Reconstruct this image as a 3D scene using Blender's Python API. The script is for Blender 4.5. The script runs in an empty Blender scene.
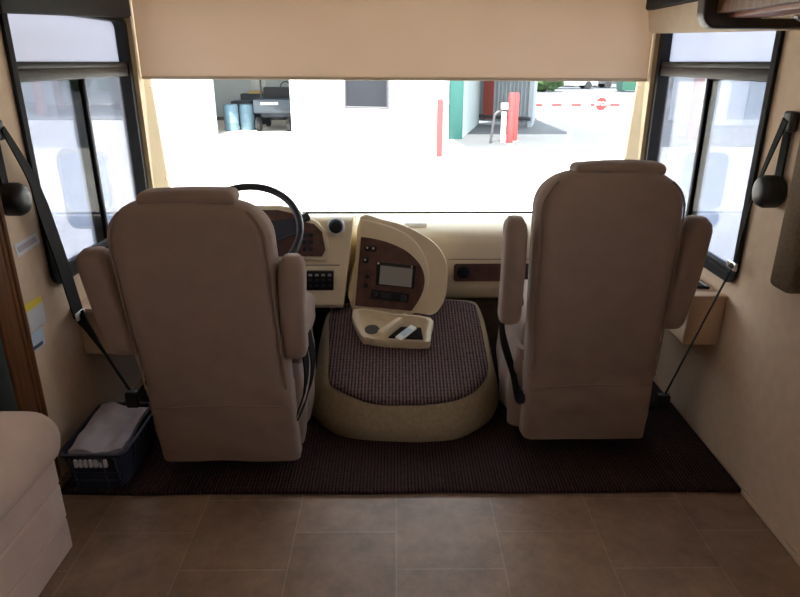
import bpy, bmesh, math, random
from mathutils import Vector, Matrix, noise
random.seed(7)
S = bpy.context.scene
C = S.collection
V = Vector
PI = math.pi

# ------------------------------------------------------------------ camera
F, EYE = 640.0, 1.40
PITCH = math.radians(20.281)
YAW = math.radians(0.42)
cam = bpy.data.cameras.new('camera')
cam.sensor_width = 36.0
cam.lens = 36.0 * F / 800.0
cam.clip_start = 0.02
cam.clip_end = 400
co = bpy.data.objects.new('camera', cam)
C.objects.link(co)
co.location = (0, 0, EYE)
co.rotation_euler = (PI / 2 - PITCH, 0, -YAW)
S.camera = co


def ray(px, py):
    x = (px - 400) / F
    y = (py - 298.5) / F
    d = (x, math.cos(PITCH) - y * math.sin(PITCH), -math.sin(PITCH) - y * math.cos(PITCH))
    c, s = math.cos(YAW), math.sin(YAW)
    return V((d[0] * c + d[1] * s, -d[0] * s + d[1] * c, d[2]))


def on(px, py, p0, n):
    """where the sight line through a photo point meets a real plane"""
    r = ray(px, py)
    o = V((0, 0, EYE))
    t = (V(p0) - o).dot(V(n)) / r.dot(V(n))
    return o + r * t


def aty(px, py, y):
    return on(px, py, (0, y, 0), (0, 1, 0))


def atx(px, py, x):
    return on(px, py, (x, 0, 0), (1, 0, 0))


def atz(px, py, z):
    return on(px, py, (0, 0, z), (0, 0, 1))


# --------------------------------------------------------------- materials
def mat(name, col, rough=0.6, var=0.0, scale=8.0, bump=0.0, bscale=200.0, metal=0.0, spec=0.5, col2=None, stretch=None, coat=0.0, sheen=0.0):
    m = bpy.data.materials.new(name)
    m.use_nodes = True
    nt = m.node_tree
    b = nt.nodes['Principled BSDF']
    b.inputs['Roughness'].default_value = rough
    b.inputs['Metallic'].default_value = metal
    b.inputs['Specular IOR Level'].default_value = spec
    b.inputs['Coat Weight'].default_value = coat
    b.inputs['Sheen Weight'].default_value = sheen
    tc = nt.nodes.new('ShaderNodeTexCoord')
    mp = nt.nodes.new('ShaderNodeMapping')
    nt.links.new(tc.outputs['Object'], mp.inputs['Vector'])
    if stretch:
        mp.inputs['Scale'].default_value = stretch
    n = nt.nodes.new('ShaderNodeTexNoise')
    n.inputs['Scale'].default_value = scale
    n.inputs['Detail'].default_value = 5
    nt.links.new(mp.outputs['Vector'], n.inputs['Vector'])
    r = nt.nodes.new('ShaderNodeValToRGB')
    r.color_ramp.elements[0].position = 0.3
    r.color_ramp.elements[1].position = 0.7
    c2 = col2 or tuple(max(0, c * (1 - var)) for c in col)
    c1 = col if col2 else tuple(c * (1 + var * 0.6) for c in col)
    r.color_ramp.elements[0].color = (*c2, 1)
    r.color_ramp.elements[1].color = (*c1, 1)
    nt.links.new(n.outputs['Fac'], r.inputs['Fac'])
    nt.links.new(r.outputs['Color'], b.inputs['Base Color'])
    if bump:
        n2 = nt.nodes.new('ShaderNodeTexNoise')
        n2.inputs['Scale'].default_value = bscale
        n2.inputs['Detail'].default_value = 3
        nt.links.new(mp.outputs['Vector'], n2.inputs['Vector'])
        bp = nt.nodes.new('ShaderNodeBump')
        bp.inputs['Strength'].default_value = bump
        bp.inputs['Distance'].default_value = 0.004
        nt.links.new(n2.outputs['Fac'], bp.inputs['Height'])
        nt.links.new(bp.outputs['Normal'], b.inputs['Normal'])
    return m


def ribbed(name, col, col2, pitch, axis=0):
    """woven ribbed carpet: rows of loops"""
    m = bpy.data.materials.new(name)
    m.use_nodes = True
    nt = m.node_tree
    b = nt.nodes['Principled BSDF']
    b.inputs['Roughness'].default_value = 0.95
    b.inputs['Specular IOR Level'].default_value = 0.1
    tc = nt.nodes.new('ShaderNodeTexCoord')
    w = []
    for k, d in ((pitch, 'X'), (pitch * 1.3, 'Y')):
        q = nt.nodes.new('ShaderNodeTexWave')
        q.wave_type = 'BANDS'
        q.bands_direction = d
        q.inputs['Scale'].default_value = 1.0 / k / PI / 1.0 * 0.1571 * 2
        q.inputs['Scale'].default_value = (2 * PI / k) / 20.0
        q.inputs['Distortion'].default_value = 1.2
        q.inputs['Detail'].default_value = 2
        q.inputs['Detail Scale'].default_value = 6
        nt.links.new(tc.outputs['Object'], q.inputs['Vector'])
        w.append(q)
    ma = nt.nodes.new('ShaderNodeMath')
    ma.operation = 'MULTIPLY_ADD'
    ma.inputs[1].default_value = 0.82
    nt.links.new(w[0].outputs['Fac'], ma.inputs[0])
    m2 = nt.nodes.new('ShaderNodeMath')
    m2.operation = 'MULTIPLY'
    m2.inputs[1].default_value = 0.18
    nt.links.new(w[1].outputs['Fac'], m2.inputs[0])
    nt.links.new(m2.outputs[0], ma.inputs[2])
    n = nt.nodes.new('ShaderNodeTexNoise')
    n.inputs['Scale'].default_value = 90
    nt.links.new(tc.outputs['Object'], n.inputs['Vector'])
    mx = nt.nodes.new('ShaderNodeMath')
    mx.operation = 'MULTIPLY_ADD'
    mx.inputs[1].default_value = 0.7
    mx.inputs[2].default_value = -0.35
    nt.links.new(n.outputs['Fac'], mx.inputs[0])
    ad = nt.nodes.new('ShaderNodeMath')
    ad.operation = 'ADD'
    nt.links.new(ma.outputs[0], ad.inputs[0])
    nt.links.new(mx.outputs[0], ad.inputs[1])
    r = nt.nodes.new('ShaderNodeValToRGB')
    r.color_ramp.elements[0].color = (*col2, 1)
    r.color_ramp.elements[0].position = 0.15
    r.color_ramp.elements[1].color = (*col, 1)
    r.color_ramp.elements[1].position = 0.85
    nt.links.new(ad.outputs[0], r.inputs['Fac'])
    nt.links.new(r.outputs['Color'], b.inputs['Base Color'])
    bp = nt.nodes.new('ShaderNodeBump')
    bp.inputs['Strength'].default_value = 0.8
    bp.inputs['Distance'].default_value = 0.006
    nt.links.new(ad.outputs[0], bp.inputs['Height'])
    nt.links.new(bp.outputs['Normal'], b.inputs['Normal'])
    return m


def tile_mat():
    m = bpy.data.materials.new('vinyl_tile')
    m.use_nodes = True
    nt = m.node_tree
    b = nt.nodes['Principled BSDF']
    b.inputs['Roughness'].default_value = 0.45
    b.inputs['Specular IOR Level'].default_value = 0.5
    tc = nt.nodes.new('ShaderNodeTexCoord')
    mp = nt.nodes.new('ShaderNodeMapping')
    mp.inputs['Rotation'].default_value = (0, 0, PI / 2)
    mp.inputs['Location'].default_value = (0.06, -0.075, 0)
    nt.links.new(tc.outputs['Object'], mp.inputs['Vector'])
    br = nt.nodes.new('ShaderNodeTexBrick')
    br.offset = 0.5
    br.inputs['Scale'].default_value = 1.0
    br.inputs['Brick Width'].default_value = 0.32
    br.inputs['Row Height'].default_value = 0.32
    br.inputs['Mortar Size'].default_value = 0.0028
    br.inputs['Mortar Smooth'].default_value = 0.6
    br.inputs['Color1'].default_value = (0.29, 0.190, 0.128, 1)
    br.inputs['Color2'].default_value = (0.245, 0.159, 0.108, 1)
    br.inputs['Mortar'].default_value = (0.345, 0.255, 0.19, 1)
    nt.links.new(mp.outputs['Vector'], br.inputs['Vector'])
    n = nt.nodes.new('ShaderNodeTexNoise')
    n.inputs['Scale'].default_value = 9
    n.inputs['Detail'].default_value = 9
    n.inputs['Roughness'].default_value = 0.68
    nt.links.new(tc.outputs['Object'], n.inputs['Vector'])
    r = nt.nodes.new('ShaderNodeValToRGB')
    r.color_ramp.elements[0].position = 0.3
    r.color_ramp.elements[1].position = 0.72
    r.color_ramp.elements[0].color = (0.62, 0.60, 0.60, 1)
    r.color_ramp.elements[1].color = (1.25, 1.22, 1.2, 1)
    nt.links.new(n.outputs['Fac'], r.inputs['Fac'])
    mx = nt.nodes.new('ShaderNodeMix')
    mx.data_type = 'RGBA'
    mx.blend_type = 'MULTIPLY'
    mx.inputs[0].default_value = 1
    nt.links.new(br.outputs['Color'], mx.inputs[6])
    nt.links.new(r.outputs['Color'], mx.inputs[7])
    nt.links.new(mx.outputs[2], b.inputs['Base Color'])
    bp = nt.nodes.new('ShaderNodeBump')
    bp.inputs['Strength'].default_value = 0.25
    bp.inputs['Distance'].default_value = 0.003
    nt.links.new(n.outputs['Fac'], bp.inputs['Height'])
    nt.links.new(bp.outputs['Normal'], b.inputs['Normal'])
    return m


def glass_mat(name, tint, haze=0.0, refl=1.0, hazecol=(0.8, 0.88, 1.0)):
    """thin window pane: clear or tinted see-through, grazing reflection, a film of dust"""
    m = bpy.data.materials.new(name)
    m.use_nodes = True
    nt = m.node_tree
    for n in list(nt.nodes):
        nt.nodes.remove(n)
    out = nt.nodes.new('ShaderNodeOutputMaterial')
    tr = nt.nodes.new('ShaderNodeBsdfTransparent')
    tr.inputs['Color'].default_value = (*tint, 1)
    gl = nt.nodes.new('ShaderNodeBsdfGlossy')
    gl.inputs['Roughness'].default_value = 0.02
    fr = nt.nodes.new('ShaderNodeFresnel')
    fr.inputs['IOR'].default_value = 1.3
    sc = nt.nodes.new('ShaderNodeMath')
    sc.operation = 'MULTIPLY'
    sc.inputs[1].default_value = refl
    nt.links.new(fr.outputs[0], sc.inputs[0])
    mx = nt.nodes.new('ShaderNodeMixShader')
    nt.links.new(sc.outputs[0], mx.inputs[0])
    nt.links.new(tr.outputs[0], mx.inputs[1])
    nt.links.new(gl.outputs[0], mx.inputs[2])
    last = mx
    if haze:
        tl = nt.nodes.new('ShaderNodeBsdfTranslucent')
        tl.inputs['Color'].default_value = (*hazecol, 1)
        m2 = nt.nodes.new('ShaderNodeMixShader')
        m2.inputs[0].default_value = haze
        nt.links.new(last.outputs[0], m2.inputs[1])
        nt.links.new(tl.outputs[0], m2.inputs[2])
        last = m2
    nt.links.new(last.outputs[0], out.inputs['Surface'])
    return m


def blind_mat():
    m = bpy.data.materials.new('blind_fabric')
    m.use_nodes = True
    nt = m.node_tree
    b = nt.nodes['Principled BSDF']
    out = nt.nodes['Material Output']
    col = (0.70, 0.60, 0.49, 1)
    b.inputs['Base Color'].default_value = col
    b.inputs['Roughness'].default_value = 0.9
    tl = nt.nodes.new('ShaderNodeBsdfTranslucent')
    tc = nt.nodes.new('ShaderNodeTexCoord')
    n = nt.nodes.new('ShaderNodeTexNoise')
    n.inputs['Scale'].default_value = 3.0
    nt.links.new(tc.outputs['Object'], n.inputs['Vector'])
    r = nt.nodes.new('ShaderNodeValToRGB')
    r.color_ramp.elements[0].color = (0.64, 0.52, 0.42, 1)
    r.color_ramp.elements[1].color = (0.76, 0.64, 0.54, 1)
    nt.links.new(n.outputs['Fac'], r.inputs['Fac'])
    nt.links.new(r.outputs['Color'], tl.inputs['Color'])
    mx = nt.nodes.new('ShaderNodeMixShader')
    mx.inputs[0].default_value = BLIND_T
    nt.links.new(b.outputs[0], mx.inputs[1])
    nt.links.new(tl.outputs[0], mx.inputs[2])
    nt.links.new(mx.outputs[0], out.inputs['Surface'])
    return m


BLIND_T = 0.36
M = {}
M['seat'] = mat('tan_microfibre', (0.255, 0.176, 0.138), 0.92, 0.07, 14, 0.35, 420, spec=0.15, sheen=0.15)
M['sofa'] = mat('rose_beige_microfibre', (0.74, 0.57, 0.50), 0.92, 0.07, 10, 0.35, 380, spec=0.15, sheen=0.15)
M['piping'] = mat('tan_piping', (0.215, 0.147, 0.113), 0.9, 0.05, 20)
M['wall'] = mat('tan_wallboard', (0.64, 0.485, 0.35), 0.75, 0.06, 25, 0.12, 300, spec=0.25)
M['pillar'] = mat('tan_pillar_trim', (0.60, 0.48, 0.31), 0.6, 0.05, 6, spec=0.3)
M['ceiling'] = mat('cream_ceiling', (0.68, 0.59, 0.48), 0.85, 0.03, 12)
M['dash'] = mat('cream_dash_vinyl', (0.80, 0.685, 0.49), 0.5, 0.03, 18, 0.12, 500, spec=0.35)
M['dash_dark'] = mat('brown_kick_carpet', (0.11, 0.075, 0.05), 0.95, 0.2, 40, 0.4, 300, spec=0.1)
M['burl'] = mat('dark_walnut_burl', (0.155, 0.072, 0.058), 0.35, 0, 28, col2=(0.075, 0.036, 0.030), spec=0.45)
M['wood'] = mat('stained_wood', (0.19, 0.075, 0.026), 0.5, 0, 10, col2=(0.085, 0.033, 0.014), stretch=(8, 8, 0.9), spec=0.4)
M['redwood'] = mat('cherry_wood', (0.27, 0.085, 0.04), 0.45, 0, 10, col2=(0.16, 0.05, 0.025), stretch=(8, 0.9, 8), spec=0.4)
M['darkwood'] = mat('espresso_wood', (0.026, 0.015, 0.011), 0.4, 0.2, 10, spec=0.4)
M['black'] = mat('black_plastic', (0.012, 0.012, 0.013), 0.45, 0.1, 30, spec=0.4)
M['softblack'] = mat('black_webbing', (0.012, 0.011, 0.011), 0.85, 0.15, 120, 0.3, 500, spec=0.2)
M['frame'] = mat('black_window_frame', (0.010, 0.0095, 0.010), 0.5, 0.1, 20, spec=0.25)
M['bronze'] = mat('bronze_sash', (0.030, 0.025, 0.022), 0.5, 0.1, 20, spec=0.3)
M['blackcloth'] = mat('black_blind_cassette', (0.014, 0.013, 0.013), 0.8, 0.1, 30)
M['seal'] = mat('rubber_seal', (0.03, 0.028, 0.026), 0.7, 0.1, 30)
M['chrome'] = mat('chrome', (0.75, 0.75, 0.76), 0.18, 0.02, 8, metal=1.0)
M['screen'] = mat('grey_screen', (0.33, 0.34, 0.33), 0.28, 0.02, 5, spec=0.6)
M['wheelrim'] = mat('dark_steering_leather', (0.022, 0.021, 0.025), 0.42, 0.1, 40, 0.1, 300, spec=0.5)
M['blueblack'] = mat('blue_black_plastic', (0.022, 0.025, 0.040), 0.5, 0.1, 30)
M['gauge'] = mat('gauge_face', (0.02, 0.02, 0.022), 0.3, 0.1, 20)
M['white'] = mat('white_plastic', (0.82, 0.82, 0.82), 0.5, 0.03, 10)
M['mat'] = ribbed('burgundy_ribbed_mat', (0.19, 0.128, 0.128), (0.040, 0.025, 0.027), 0.0135)
M['cmat'] = ribbed('brown_ribbed_carpet', (0.060, 0.032, 0.032), (0.016, 0.009, 0.010), 0.012)
M['beigecarpet'] = mat('beige_carpet', (0.34, 0.265, 0.175), 0.95, 0.14, 60, 0.6, 260, spec=0.1)
M['tile'] = tile_mat()
M['basket'] = mat('navy_basket_plastic', (0.030, 0.033, 0.062), 0.45, 0.1, 20)
M['paper'] = mat('pale_lilac_cloth', (0.44, 0.40, 0.46), 0.9, 0.1, 22, 0.4, 120)
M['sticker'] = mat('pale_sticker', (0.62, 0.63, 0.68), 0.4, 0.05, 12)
M['yellow'] = mat('yellow_sticker', (0.80, 0.62, 0.06), 0.4, 0.05, 12)
M['bluestick'] = mat('blue_sticker', (0.48, 0.60, 0.72), 0.4, 0.05, 12)
M['inkgrey'] = mat('grey_ink', (0.30, 0.31, 0.36), 0.5, 0.05, 12)
M['inkdark'] = mat('dark_ink', (0.06, 0.09, 0.14), 0.5, 0.05, 12)
M['padfabric'] = mat('brown_tweed', (0.20, 0.15, 0.105), 0.95, 0.2, 120, 0.5, 300, spec=0.1)
M['shade'] = mat('dark_green_shade', (0.02, 0.026, 0.022), 0.85, 0.1, 30)
M['blind'] = blind_mat()
M['valance'] = mat('beige_valance', (0.62, 0.50, 0.37), 0.8, 0.05, 20)
M['clearglass'] = glass_mat('windscreen_glass', (0.96, 0.98, 0.97), 0.0, 0.5)
M['sideglass'] = glass_mat('tinted_side_glass', (0.52, 0.54, 0.58), 0.05, 0.6)
M['frosted'] = glass_mat('misted_upper_glass', (0.34, 0.36, 0.40), 0.50, 0.6, (0.47, 0.49, 0.55))
M['slideglass'] = glass_mat('dusty_sliding_glass', (0.42, 0.445, 0.50), 0.08, 0.6)
M['mirror'] = mat('mirror_glass', (0.13, 0.21, 0.37), 0.06, 0.02, 5, metal=1.0)  # dark blue tint stands in for the reflected view to the rear
M['mirrorshell'] = mat('mirror_shell', (0.72, 0.74, 0.74), 0.4, 0.03, 8)
# outdoors
M['concrete'] = mat('pale_concrete', (0.68, 0.62, 0.55), 0.9, 0.06, 0.35)
M['asphalt'] = mat('grey_asphalt', (0.092, 0.096, 0.102), 0.9, 0.12, 0.5)
M['street'] = mat('worn_street', (0.092, 0.093, 0.098), 0.9, 0.08, 0.4)
M['walk'] = mat('sidewalk_concrete', (0.185, 0.178, 0.175), 0.9, 0.05, 0.8)
M['paint'] = mat('white_road_paint', (0.24, 0.24, 0.24), 0.8, 0.05, 2)
M['stucco'] = mat('white_stucco', (0.80, 0.80, 0.78), 0.9, 0.03, 2)
M['jamb'] = mat('pale_blue_jamb', (0.60, 0.72, 0.76), 0.7, 0.03, 3)
M['bluewall'] = mat('pale_blue_wall', (0.33, 0.385, 0.40), 0.85, 0.04, 2)
M['garagewall'] = mat('grey_garage_wall', (0.66, 0.71, 0.74), 0.85, 0.05, 2)
M['siding'] = mat('grey_siding', (0.26, 0.29, 0.315), 0.7, 0.05, 2)
M['greenpost'] = mat('teal_green_paint', (0.012, 0.085, 0.078), 0.6, 0.08, 4)
M['redpaint'] = mat('bollard_red_paint', (0.42, 0.028, 0.03), 0.55, 0.08, 4)
M['brickred'] = mat('rust_red_paint', (0.24, 0.045, 0.035), 0.65, 0.1, 4)
M['darkmetal'] = mat('dark_metal', (0.05, 0.05, 0.06), 0.5, 0.1, 10)
M['winglass'] = mat('dark_window_glass', (0.02, 0.022, 0.028), 0.35, 0.15, 2, spec=0.12)
M['barrel'] = mat('blue_grey_barrel', (0.15, 0.25, 0.33), 0.6, 0.08, 3)
M['cart'] = mat('dark_blue_cart', (0.035, 0.05, 0.08), 0.5, 0.1, 4)
M['cartbed'] = mat('slate_cart_bed', (0.026, 0.036, 0.050), 0.6, 0.1, 4)
M['rubber'] = mat('tyre_rubber', (0.02, 0.02, 0.022), 0.9, 0.1, 10)
M['amber'] = mat('amber_crate', (0.55, 0.38, 0.14), 0.6, 0.1, 6)
M['leaf'] = mat('hedge_leaves', (0.055, 0.12, 0.03), 0.8, 0, 6, col2=(0.02, 0.05, 0.014))
M['dumpster'] = mat('dumpster_green', (0.014, 0.075, 0.05), 0.6, 0.1, 3)
M['carwhite'] = mat('white_car_paint', (0.75, 0.77, 0.80), 0.25, 0.02, 3, coat=0.5)
M['cardark'] = mat('dark_car_paint', (0.05, 0.055, 0.065), 0.25, 0.02, 3, coat=0.5)
M['carblue'] = mat('blue_car_paint', (0.08, 0.16, 0.32), 0.25, 0.02, 3, coat=0.5)

# ----------------------------------------------------------------- builders
WL = {}


def nb():
    return bmesh.new()


def mk(name, bm, m, parent=None, sharp=35, label=None, cat=None, group=None, kind=None):
    bmesh.ops.recalc_face_normals(bm, faces=bm.faces[:])
    xs = [v.co for v in bm.verts]
    if parent:
        off = WL[parent.name]
    else:
        lo = V([min(v[i] for v in xs) for i in range(3)])
        hi = V([max(v[i] for v in xs) for i in range(3)])
        off = V(((lo.x + hi.x) / 2, (lo.y + hi.y) / 2, lo.z))
    for v in bm.verts:
        v.co -= off
    me = bpy.data.meshes.new(name)
    bm.to_mesh(me)
    bm.free()
    for p in me.polygons:
        p.use_smooth = True
    me.set_sharp_from_angle(angle=math.radians(sharp))
    me.materials.append(M[m])
    o = bpy.data.objects.new(name, me)
    C.objects.link(o)
    if parent:
        o.parent = parent
    else:
        o.location = off
    WL[o.name] = off.copy()
    tag(o, label, cat, group, kind)
    return o


def tag(o, label=None, cat=None, group=None, kind=None):
    if label:
        o['label'] = label
    if cat:
        o['category'] = cat
    if group:
        o['group'] = group
    if kind:
        o['kind'] = kind


def thing(name, loc, label, cat, group=None):
    o = bpy.data.objects.new(name, None)
    C.objects.link(o)
    o.location = loc
    o.empty_display_size = 0.1
    WL[o.name] = V(loc)
    tag(o, label, cat, group)
    return o


def box(bm, x0, x1, y0, y1, z0, z1, bev=0.0, seg=2, fn=None, cuts=0):
    t = bmesh.new()
    bmesh.ops.create_cube(t, size=1)
    for v in t.verts:
        v.co = V(((x0 + x1) / 2 + v.co.x * (x1 - x0), (y0 + y1) / 2 + v.co.y * (y1 - y0), (z0 + z1) / 2 + v.co.z * (z1 - z0)))
    if bev:
        bmesh.ops.bevel(t, geom=t.edges[:], offset=min(bev, 0.49 * min(x1 - x0, y1 - y0, z1 - z0)), segments=seg, profile=0.5, affect='EDGES')
    if cuts:
        bmesh.ops.subdivide_edges(t, edges=t.edges[:], cuts=cuts, use_grid_fill=True)
    if fn:
        for v in t.verts:
            v.co = fn(v.co)
    merge(bm, t)


def merge(bm, t):
    bmesh.ops.recalc_face_normals(t, faces=t.faces[:])
    me = bpy.data.meshes.new('tmp')
    t.to_mesh(me)
    t.free()
    bm.from_mesh(me)
    bpy.data.meshes.remove(me)


def loft(bm, rings, cap0=True, cap1=True, closed=True):
    t = bmesh.new()
    vr = [[t.verts.new(p) for p in r] for r in rings]
    n = len(vr[0])
    for a, b in zip(vr, vr[1:]):
        for i in range(n if closed else n - 1):
            j = (i + 1) % n
            t.faces.new((a[i], a[j], b[j], b[i]))
    if cap0:
        t.faces.new(vr[0][::-1])
    if cap1:
        t.faces.new(vr[-1])
    merge(bm, t)


def rrect(w, d, r, n=5, m=6):
    """rounded rectangle outline w x d about the origin"""
    r = max(1e-4, min(r, w / 2 - 1e-4, d / 2 - 1e-4))
    pts = []
    cs = ((w / 2 - r, d / 2 - r, 0), (-w / 2 + r, d / 2 - r, PI / 2), (-w / 2 + r, -d / 2 + r, PI), (w / 2 - r, -d / 2 + r, 3 * PI / 2))
    for k in range(4):
        cx, cy, a0 = cs[k]
        for i in range(n + 1):
            a = a0 + (PI / 2) * i / n
            pts.append((cx + r * math.cos(a), cy + r * math.sin(a)))
        nx, ny, na = cs[(k + 1) % 4]
        p0 = pts[-1]
        p1 = (nx + r * math.cos(na), ny + r * math.sin(na))
        for i in range(1, m + 1):
            f = i / (m + 1)
            pts.append((p0[0] + (p1[0] - p0[0]) * f, p0[1] + (p1[1] - p0[1]) * f))
    return pts


def tube(bm, pts, r, n=8, closed=False):
    pts = [V(p) for p in pts]
    k = len(pts)
    rings = []
    up = None
    for i, p in enumerate(pts):
        if closed:
            d = pts[(i + 1) % k] - pts[i - 1]
        else:
            d = pts[min(i + 1, k - 1)] - pts[max(i - 1, 0)]
        d.normalize()
        if up is None:
            up = d.orthogonal().normalized()
        else:
            up = (up - d * up.dot(d))
            up = up.normalized() if up.length > 1e-6 else d.orthogonal().normalized()
        s = d.cross(up)
        rr = r[i] if isinstance(r, (list, tuple)) else r
        rings.append([p + (up * math.cos(2 * PI * j / n) + s * math.sin(2 * PI * j / n)) * rr for j in range(n)])
    if closed:
        loft(bm, rings + [rings[0]], False, False)
    else:
        loft(bm, rings)


def lathe(bm, prof, c, ax=(0, 0, 1), n=24):
    ax = V(ax).normalized()
    u = ax.orthogonal().normalized()
    w = ax.cross(u)
    c = V(c)
    rings = [[c + ax * h + (u * math.cos(2 * PI * j / n) + w * math.sin(2 * PI * j / n)) * max(r, 1e-4) for j in range(n)] for r, h in prof]
    loft(bm, rings)


def prism(bm, poly, vec, bev=0.0, seg=2):
    t = bmesh.new()
    vec = V(vec)
    a = [t.verts.new(V(p)) for p in poly]
    b = [t.verts.new(V(p) + vec) for p in poly]
    t.faces.new(a)
    t.faces.new(b[::-1])
    n = len(a)
    for i in range(n):
        j = (i + 1) % n
        t.faces.new((a[i], b[i], b[j], a[j]))
    bmesh.ops.recalc_face_normals(t, faces=t.faces[:])
    if bev:
        fe = [e for f in t.faces if len(f.verts) == n and f.verts[0] in a for e in f.edges] if n > 4 else t.edges[:]
        bmesh.ops.bevel(t, geom=list(set(fe)), offset=bev, segments=seg, profile=0.5, affect='EDGES')
    merge(bm, t)


def ribbon(bm, pts, wv, th):
    """flat webbing: pts along the middle, wv one width vector per point"""
    rings = []
    k = len(pts)
    for i in range(k):
        p = V(pts[i])
        d = (V(pts[min(i + 1, k - 1)]) - V(pts[max(i - 1, 0)])).normalized()
        w = V(wv[i])
        nn = d.cross(w).normalized() * th / 2
        rings.append([p - w / 2 - nn, p + w / 2 - nn, p + w / 2 + nn, p - w / 2 + nn])
    loft(bm, rings)


def smooth_pts(pts, n=6):
    """Catmull-Rom through pts"""
    pts = [V(p) for p in pts]
    out = []
    for i in range(len(pts) - 1):
        p0, p1, p2, p3 = pts[max(i - 1, 0)], pts[i], pts[i + 1], pts[min(i + 2, len(pts) - 1)]
        for k in range(n):
            t = k / n
            out.append(0.5 * ((2 * p1) + (p2 - p0) * t + (2 * p0 - 5 * p1 + 4 * p2 - p3) * t * t + (3 * p1 - p0 - 3 * p2 + p3) * t ** 3))
    out.append(pts[-1])
    return out


def smooth_loop(pts, n=4):
    pts = [V(p) for p in pts]
    k = len(pts)
    out = []
    for i in range(k):
        p0, p1, p2, p3 = pts[i - 1], pts[i], pts[(i + 1) % k], pts[(i + 2) % k]
        for j in range(n):
            t = j / n
            out.append(0.5 * ((2 * p1) + (p2 - p0) * t + (2 * p0 - 5 * p1 + 4 * p2 - p3) * t * t + (3 * p1 - p0 - 3 * p2 + p3) * t ** 3))
    return out


def struct(name, bm, m, parent=None, sharp=35):
    return mk(name, bm, m, parent, sharp, kind=None if parent else 'structure')


# ================================================================ THE SETTING
W = 1.2            # half width of the cabin
ZC = 2.02          # ceiling height
WY0, WY1, WZ0, WZ1 = 2.11, 3.075, 0.665, 1.575   # side cab window opening

bm = nb(); box(bm, -2.05, 1.26, -3.0, 3.3, -0.06, 0.0); struct('floor', bm, 'tile')
bm = nb(); box(bm, -2.05, 1.26, -3.0, 3.3, ZC, ZC + 0.08); struct('ceiling', bm, 'ceiling')
# right wall with the cab window and a passenger-side window behind the camera
bm = nb()
x0, x1 = W, W + 0.055
for (a, b, c, d) in ((WY0 + .024, WY1 - .01, 0, WZ0 + .016), (WY0 + .024, WY1 - .01, WZ1 - .006, ZC), (1.62, WY0 + .024, 0, ZC), (WY1 - .01, 3.26, 0, ZC),
                     (0.9, 1.62, 0, 0.8), (0.9, 1.62, 1.38, ZC), (-0.4, 0.9, 0, ZC),
                     (-1.4, -0.4, 0, 1.0), (-1.4, -0.4, 1.4, ZC), (-3.0, -1.4, 0, ZC)):
    box(bm, x0, x1, a, b, c, d)
struct('wall_right', bm, 'wall')
# left wall, open to the slide-out that holds the sofa
bm = nb()
for (a, b, c, d) in ((WY0 + .024, WY1 - .01, 0, WZ0 + .016), (WY0 + .024, WY1 - .01, WZ1 - .006, ZC), (1.70, WY0 + .024, 0, ZC), (WY1 - .01, 3.26, 0, ZC), (-3.0, -1.6, 0, ZC), (-1.6, 1.70, 1.85, ZC)):
    box(bm, -x1, -x0, a, b, c, d)
struct('wall_left', bm, 'wall')
bm = nb()
box(bm, -2.05, -2.0, -1.65, 1.75, 0, 0.95); box(bm, -2.05, -2.0, -1.65, 1.75, 1.4, ZC)
box(bm, -2.05, -2.0, -1.65, -0.3, 0.95, 1.4); box(bm, -2.05, -2.0, 0.9, 1.75, 0.95, 1.4)
box(bm, -2.0, -x1, 1.70, 1.75, 0, 1.85); box(bm, -2.0, -x1, -1.65, -1.60, 0, 1.85)
box(bm, -2.0, -x1, -1.6, 1.7, 1.85, 1.9)
struct('wall_slide', bm, 'wall')
bm = nb(); box(bm, -2.05, 1.26, -3.06, -3.0, 0, ZC); struct('wall_back', bm, 'wall')
# front wall: pillars and header round the windscreen, firewall below
bm = nb()
FY = 3.20
box(bm, -1.26, 1.26, FY, FY + 0.06, 0, 0.63)
box(bm, -1.26, 1.26, FY, FY + 0.06, 1.72, ZC)
for s in (-1, 1):
    prism(bm, [(s * 1.2, FY, 0.63), (s * 1.135, FY, 0.63), (s * 1.19, FY, 1.72), (s * 1.2, FY, 1.72)], (0, 0.06, 0))
    prism(bm, [(s * 1.2, FY - 0.10, 0.63), (s * 1.145, FY - 0.0, 0.63), (s * 1.195, FY - 0.0, 1.72), (s * 1.2, FY - 0.06, 1.72)], (s * 0.001, 0.0, 0.0001)) if False else None
    box(bm, min(s * 1.2, s * 1.26), max(s * 1.2, s * 1.26), FY, FY + 0.06, 0.63, 1.72)
struct('wall_front', bm, 'pillar')
# pillar covers beside the windscreen
for s, nm in ((-1, 'trim_1'), (1, 'trim_2')):
    bm = nb()
    a = [(s * 1.198, WY1 + 0.004, 0.64), (s * 1.165, WY1 + 0.004, 0.64), (s * 1.122, FY - 0.004, 0.64), (s * 1.198, FY - 0.004, 0.64)]
    b = [(s * 1.198, WY1 + 0.004, 1.72), (s * 1.165, WY1 + 0.004, 1.72), (s * 1.172, FY - 0.004, 1.72), (s * 1.198, FY - 0.004, 1.72)]
    loft(bm, [a, b])
    o = struct(nm, bm, 'pillar')
    for z in (0.86, 1.29):
        bm = nb(); lathe(bm, [(0.006, 0), (0.006, 0.003), (0.002, 0.004)], (s * (1.128 + 0.05 * (z - 0.64) / 1.08), FY - 0.012, z), (0, -1, 0), 10)
        mk('screw', bm, 'chrome', o)
# windscreen pane with its dark seal
o = None
bm = nb()
prism(bm, [(-1.145, FY + 0.035, 0.635), (1.145, FY + 0.035, 0.635), (1.19, FY + 0.035, 1.72), (-1.19, FY + 0.035, 1.72)], (0, 0.006, 0))
w3 = struct('window_3', bm, 'clearglass')
bm = nb()
tube(bm, [(-1.19, FY + 0.028, 1.715), (-1.138, FY + 0.024, 0.677), (1.138, FY + 0.024, 0.677), (1.19, FY + 0.028, 1.715)], 0.0075, 8)
mk('window_seal', bm, 'seal', w3)

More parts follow.
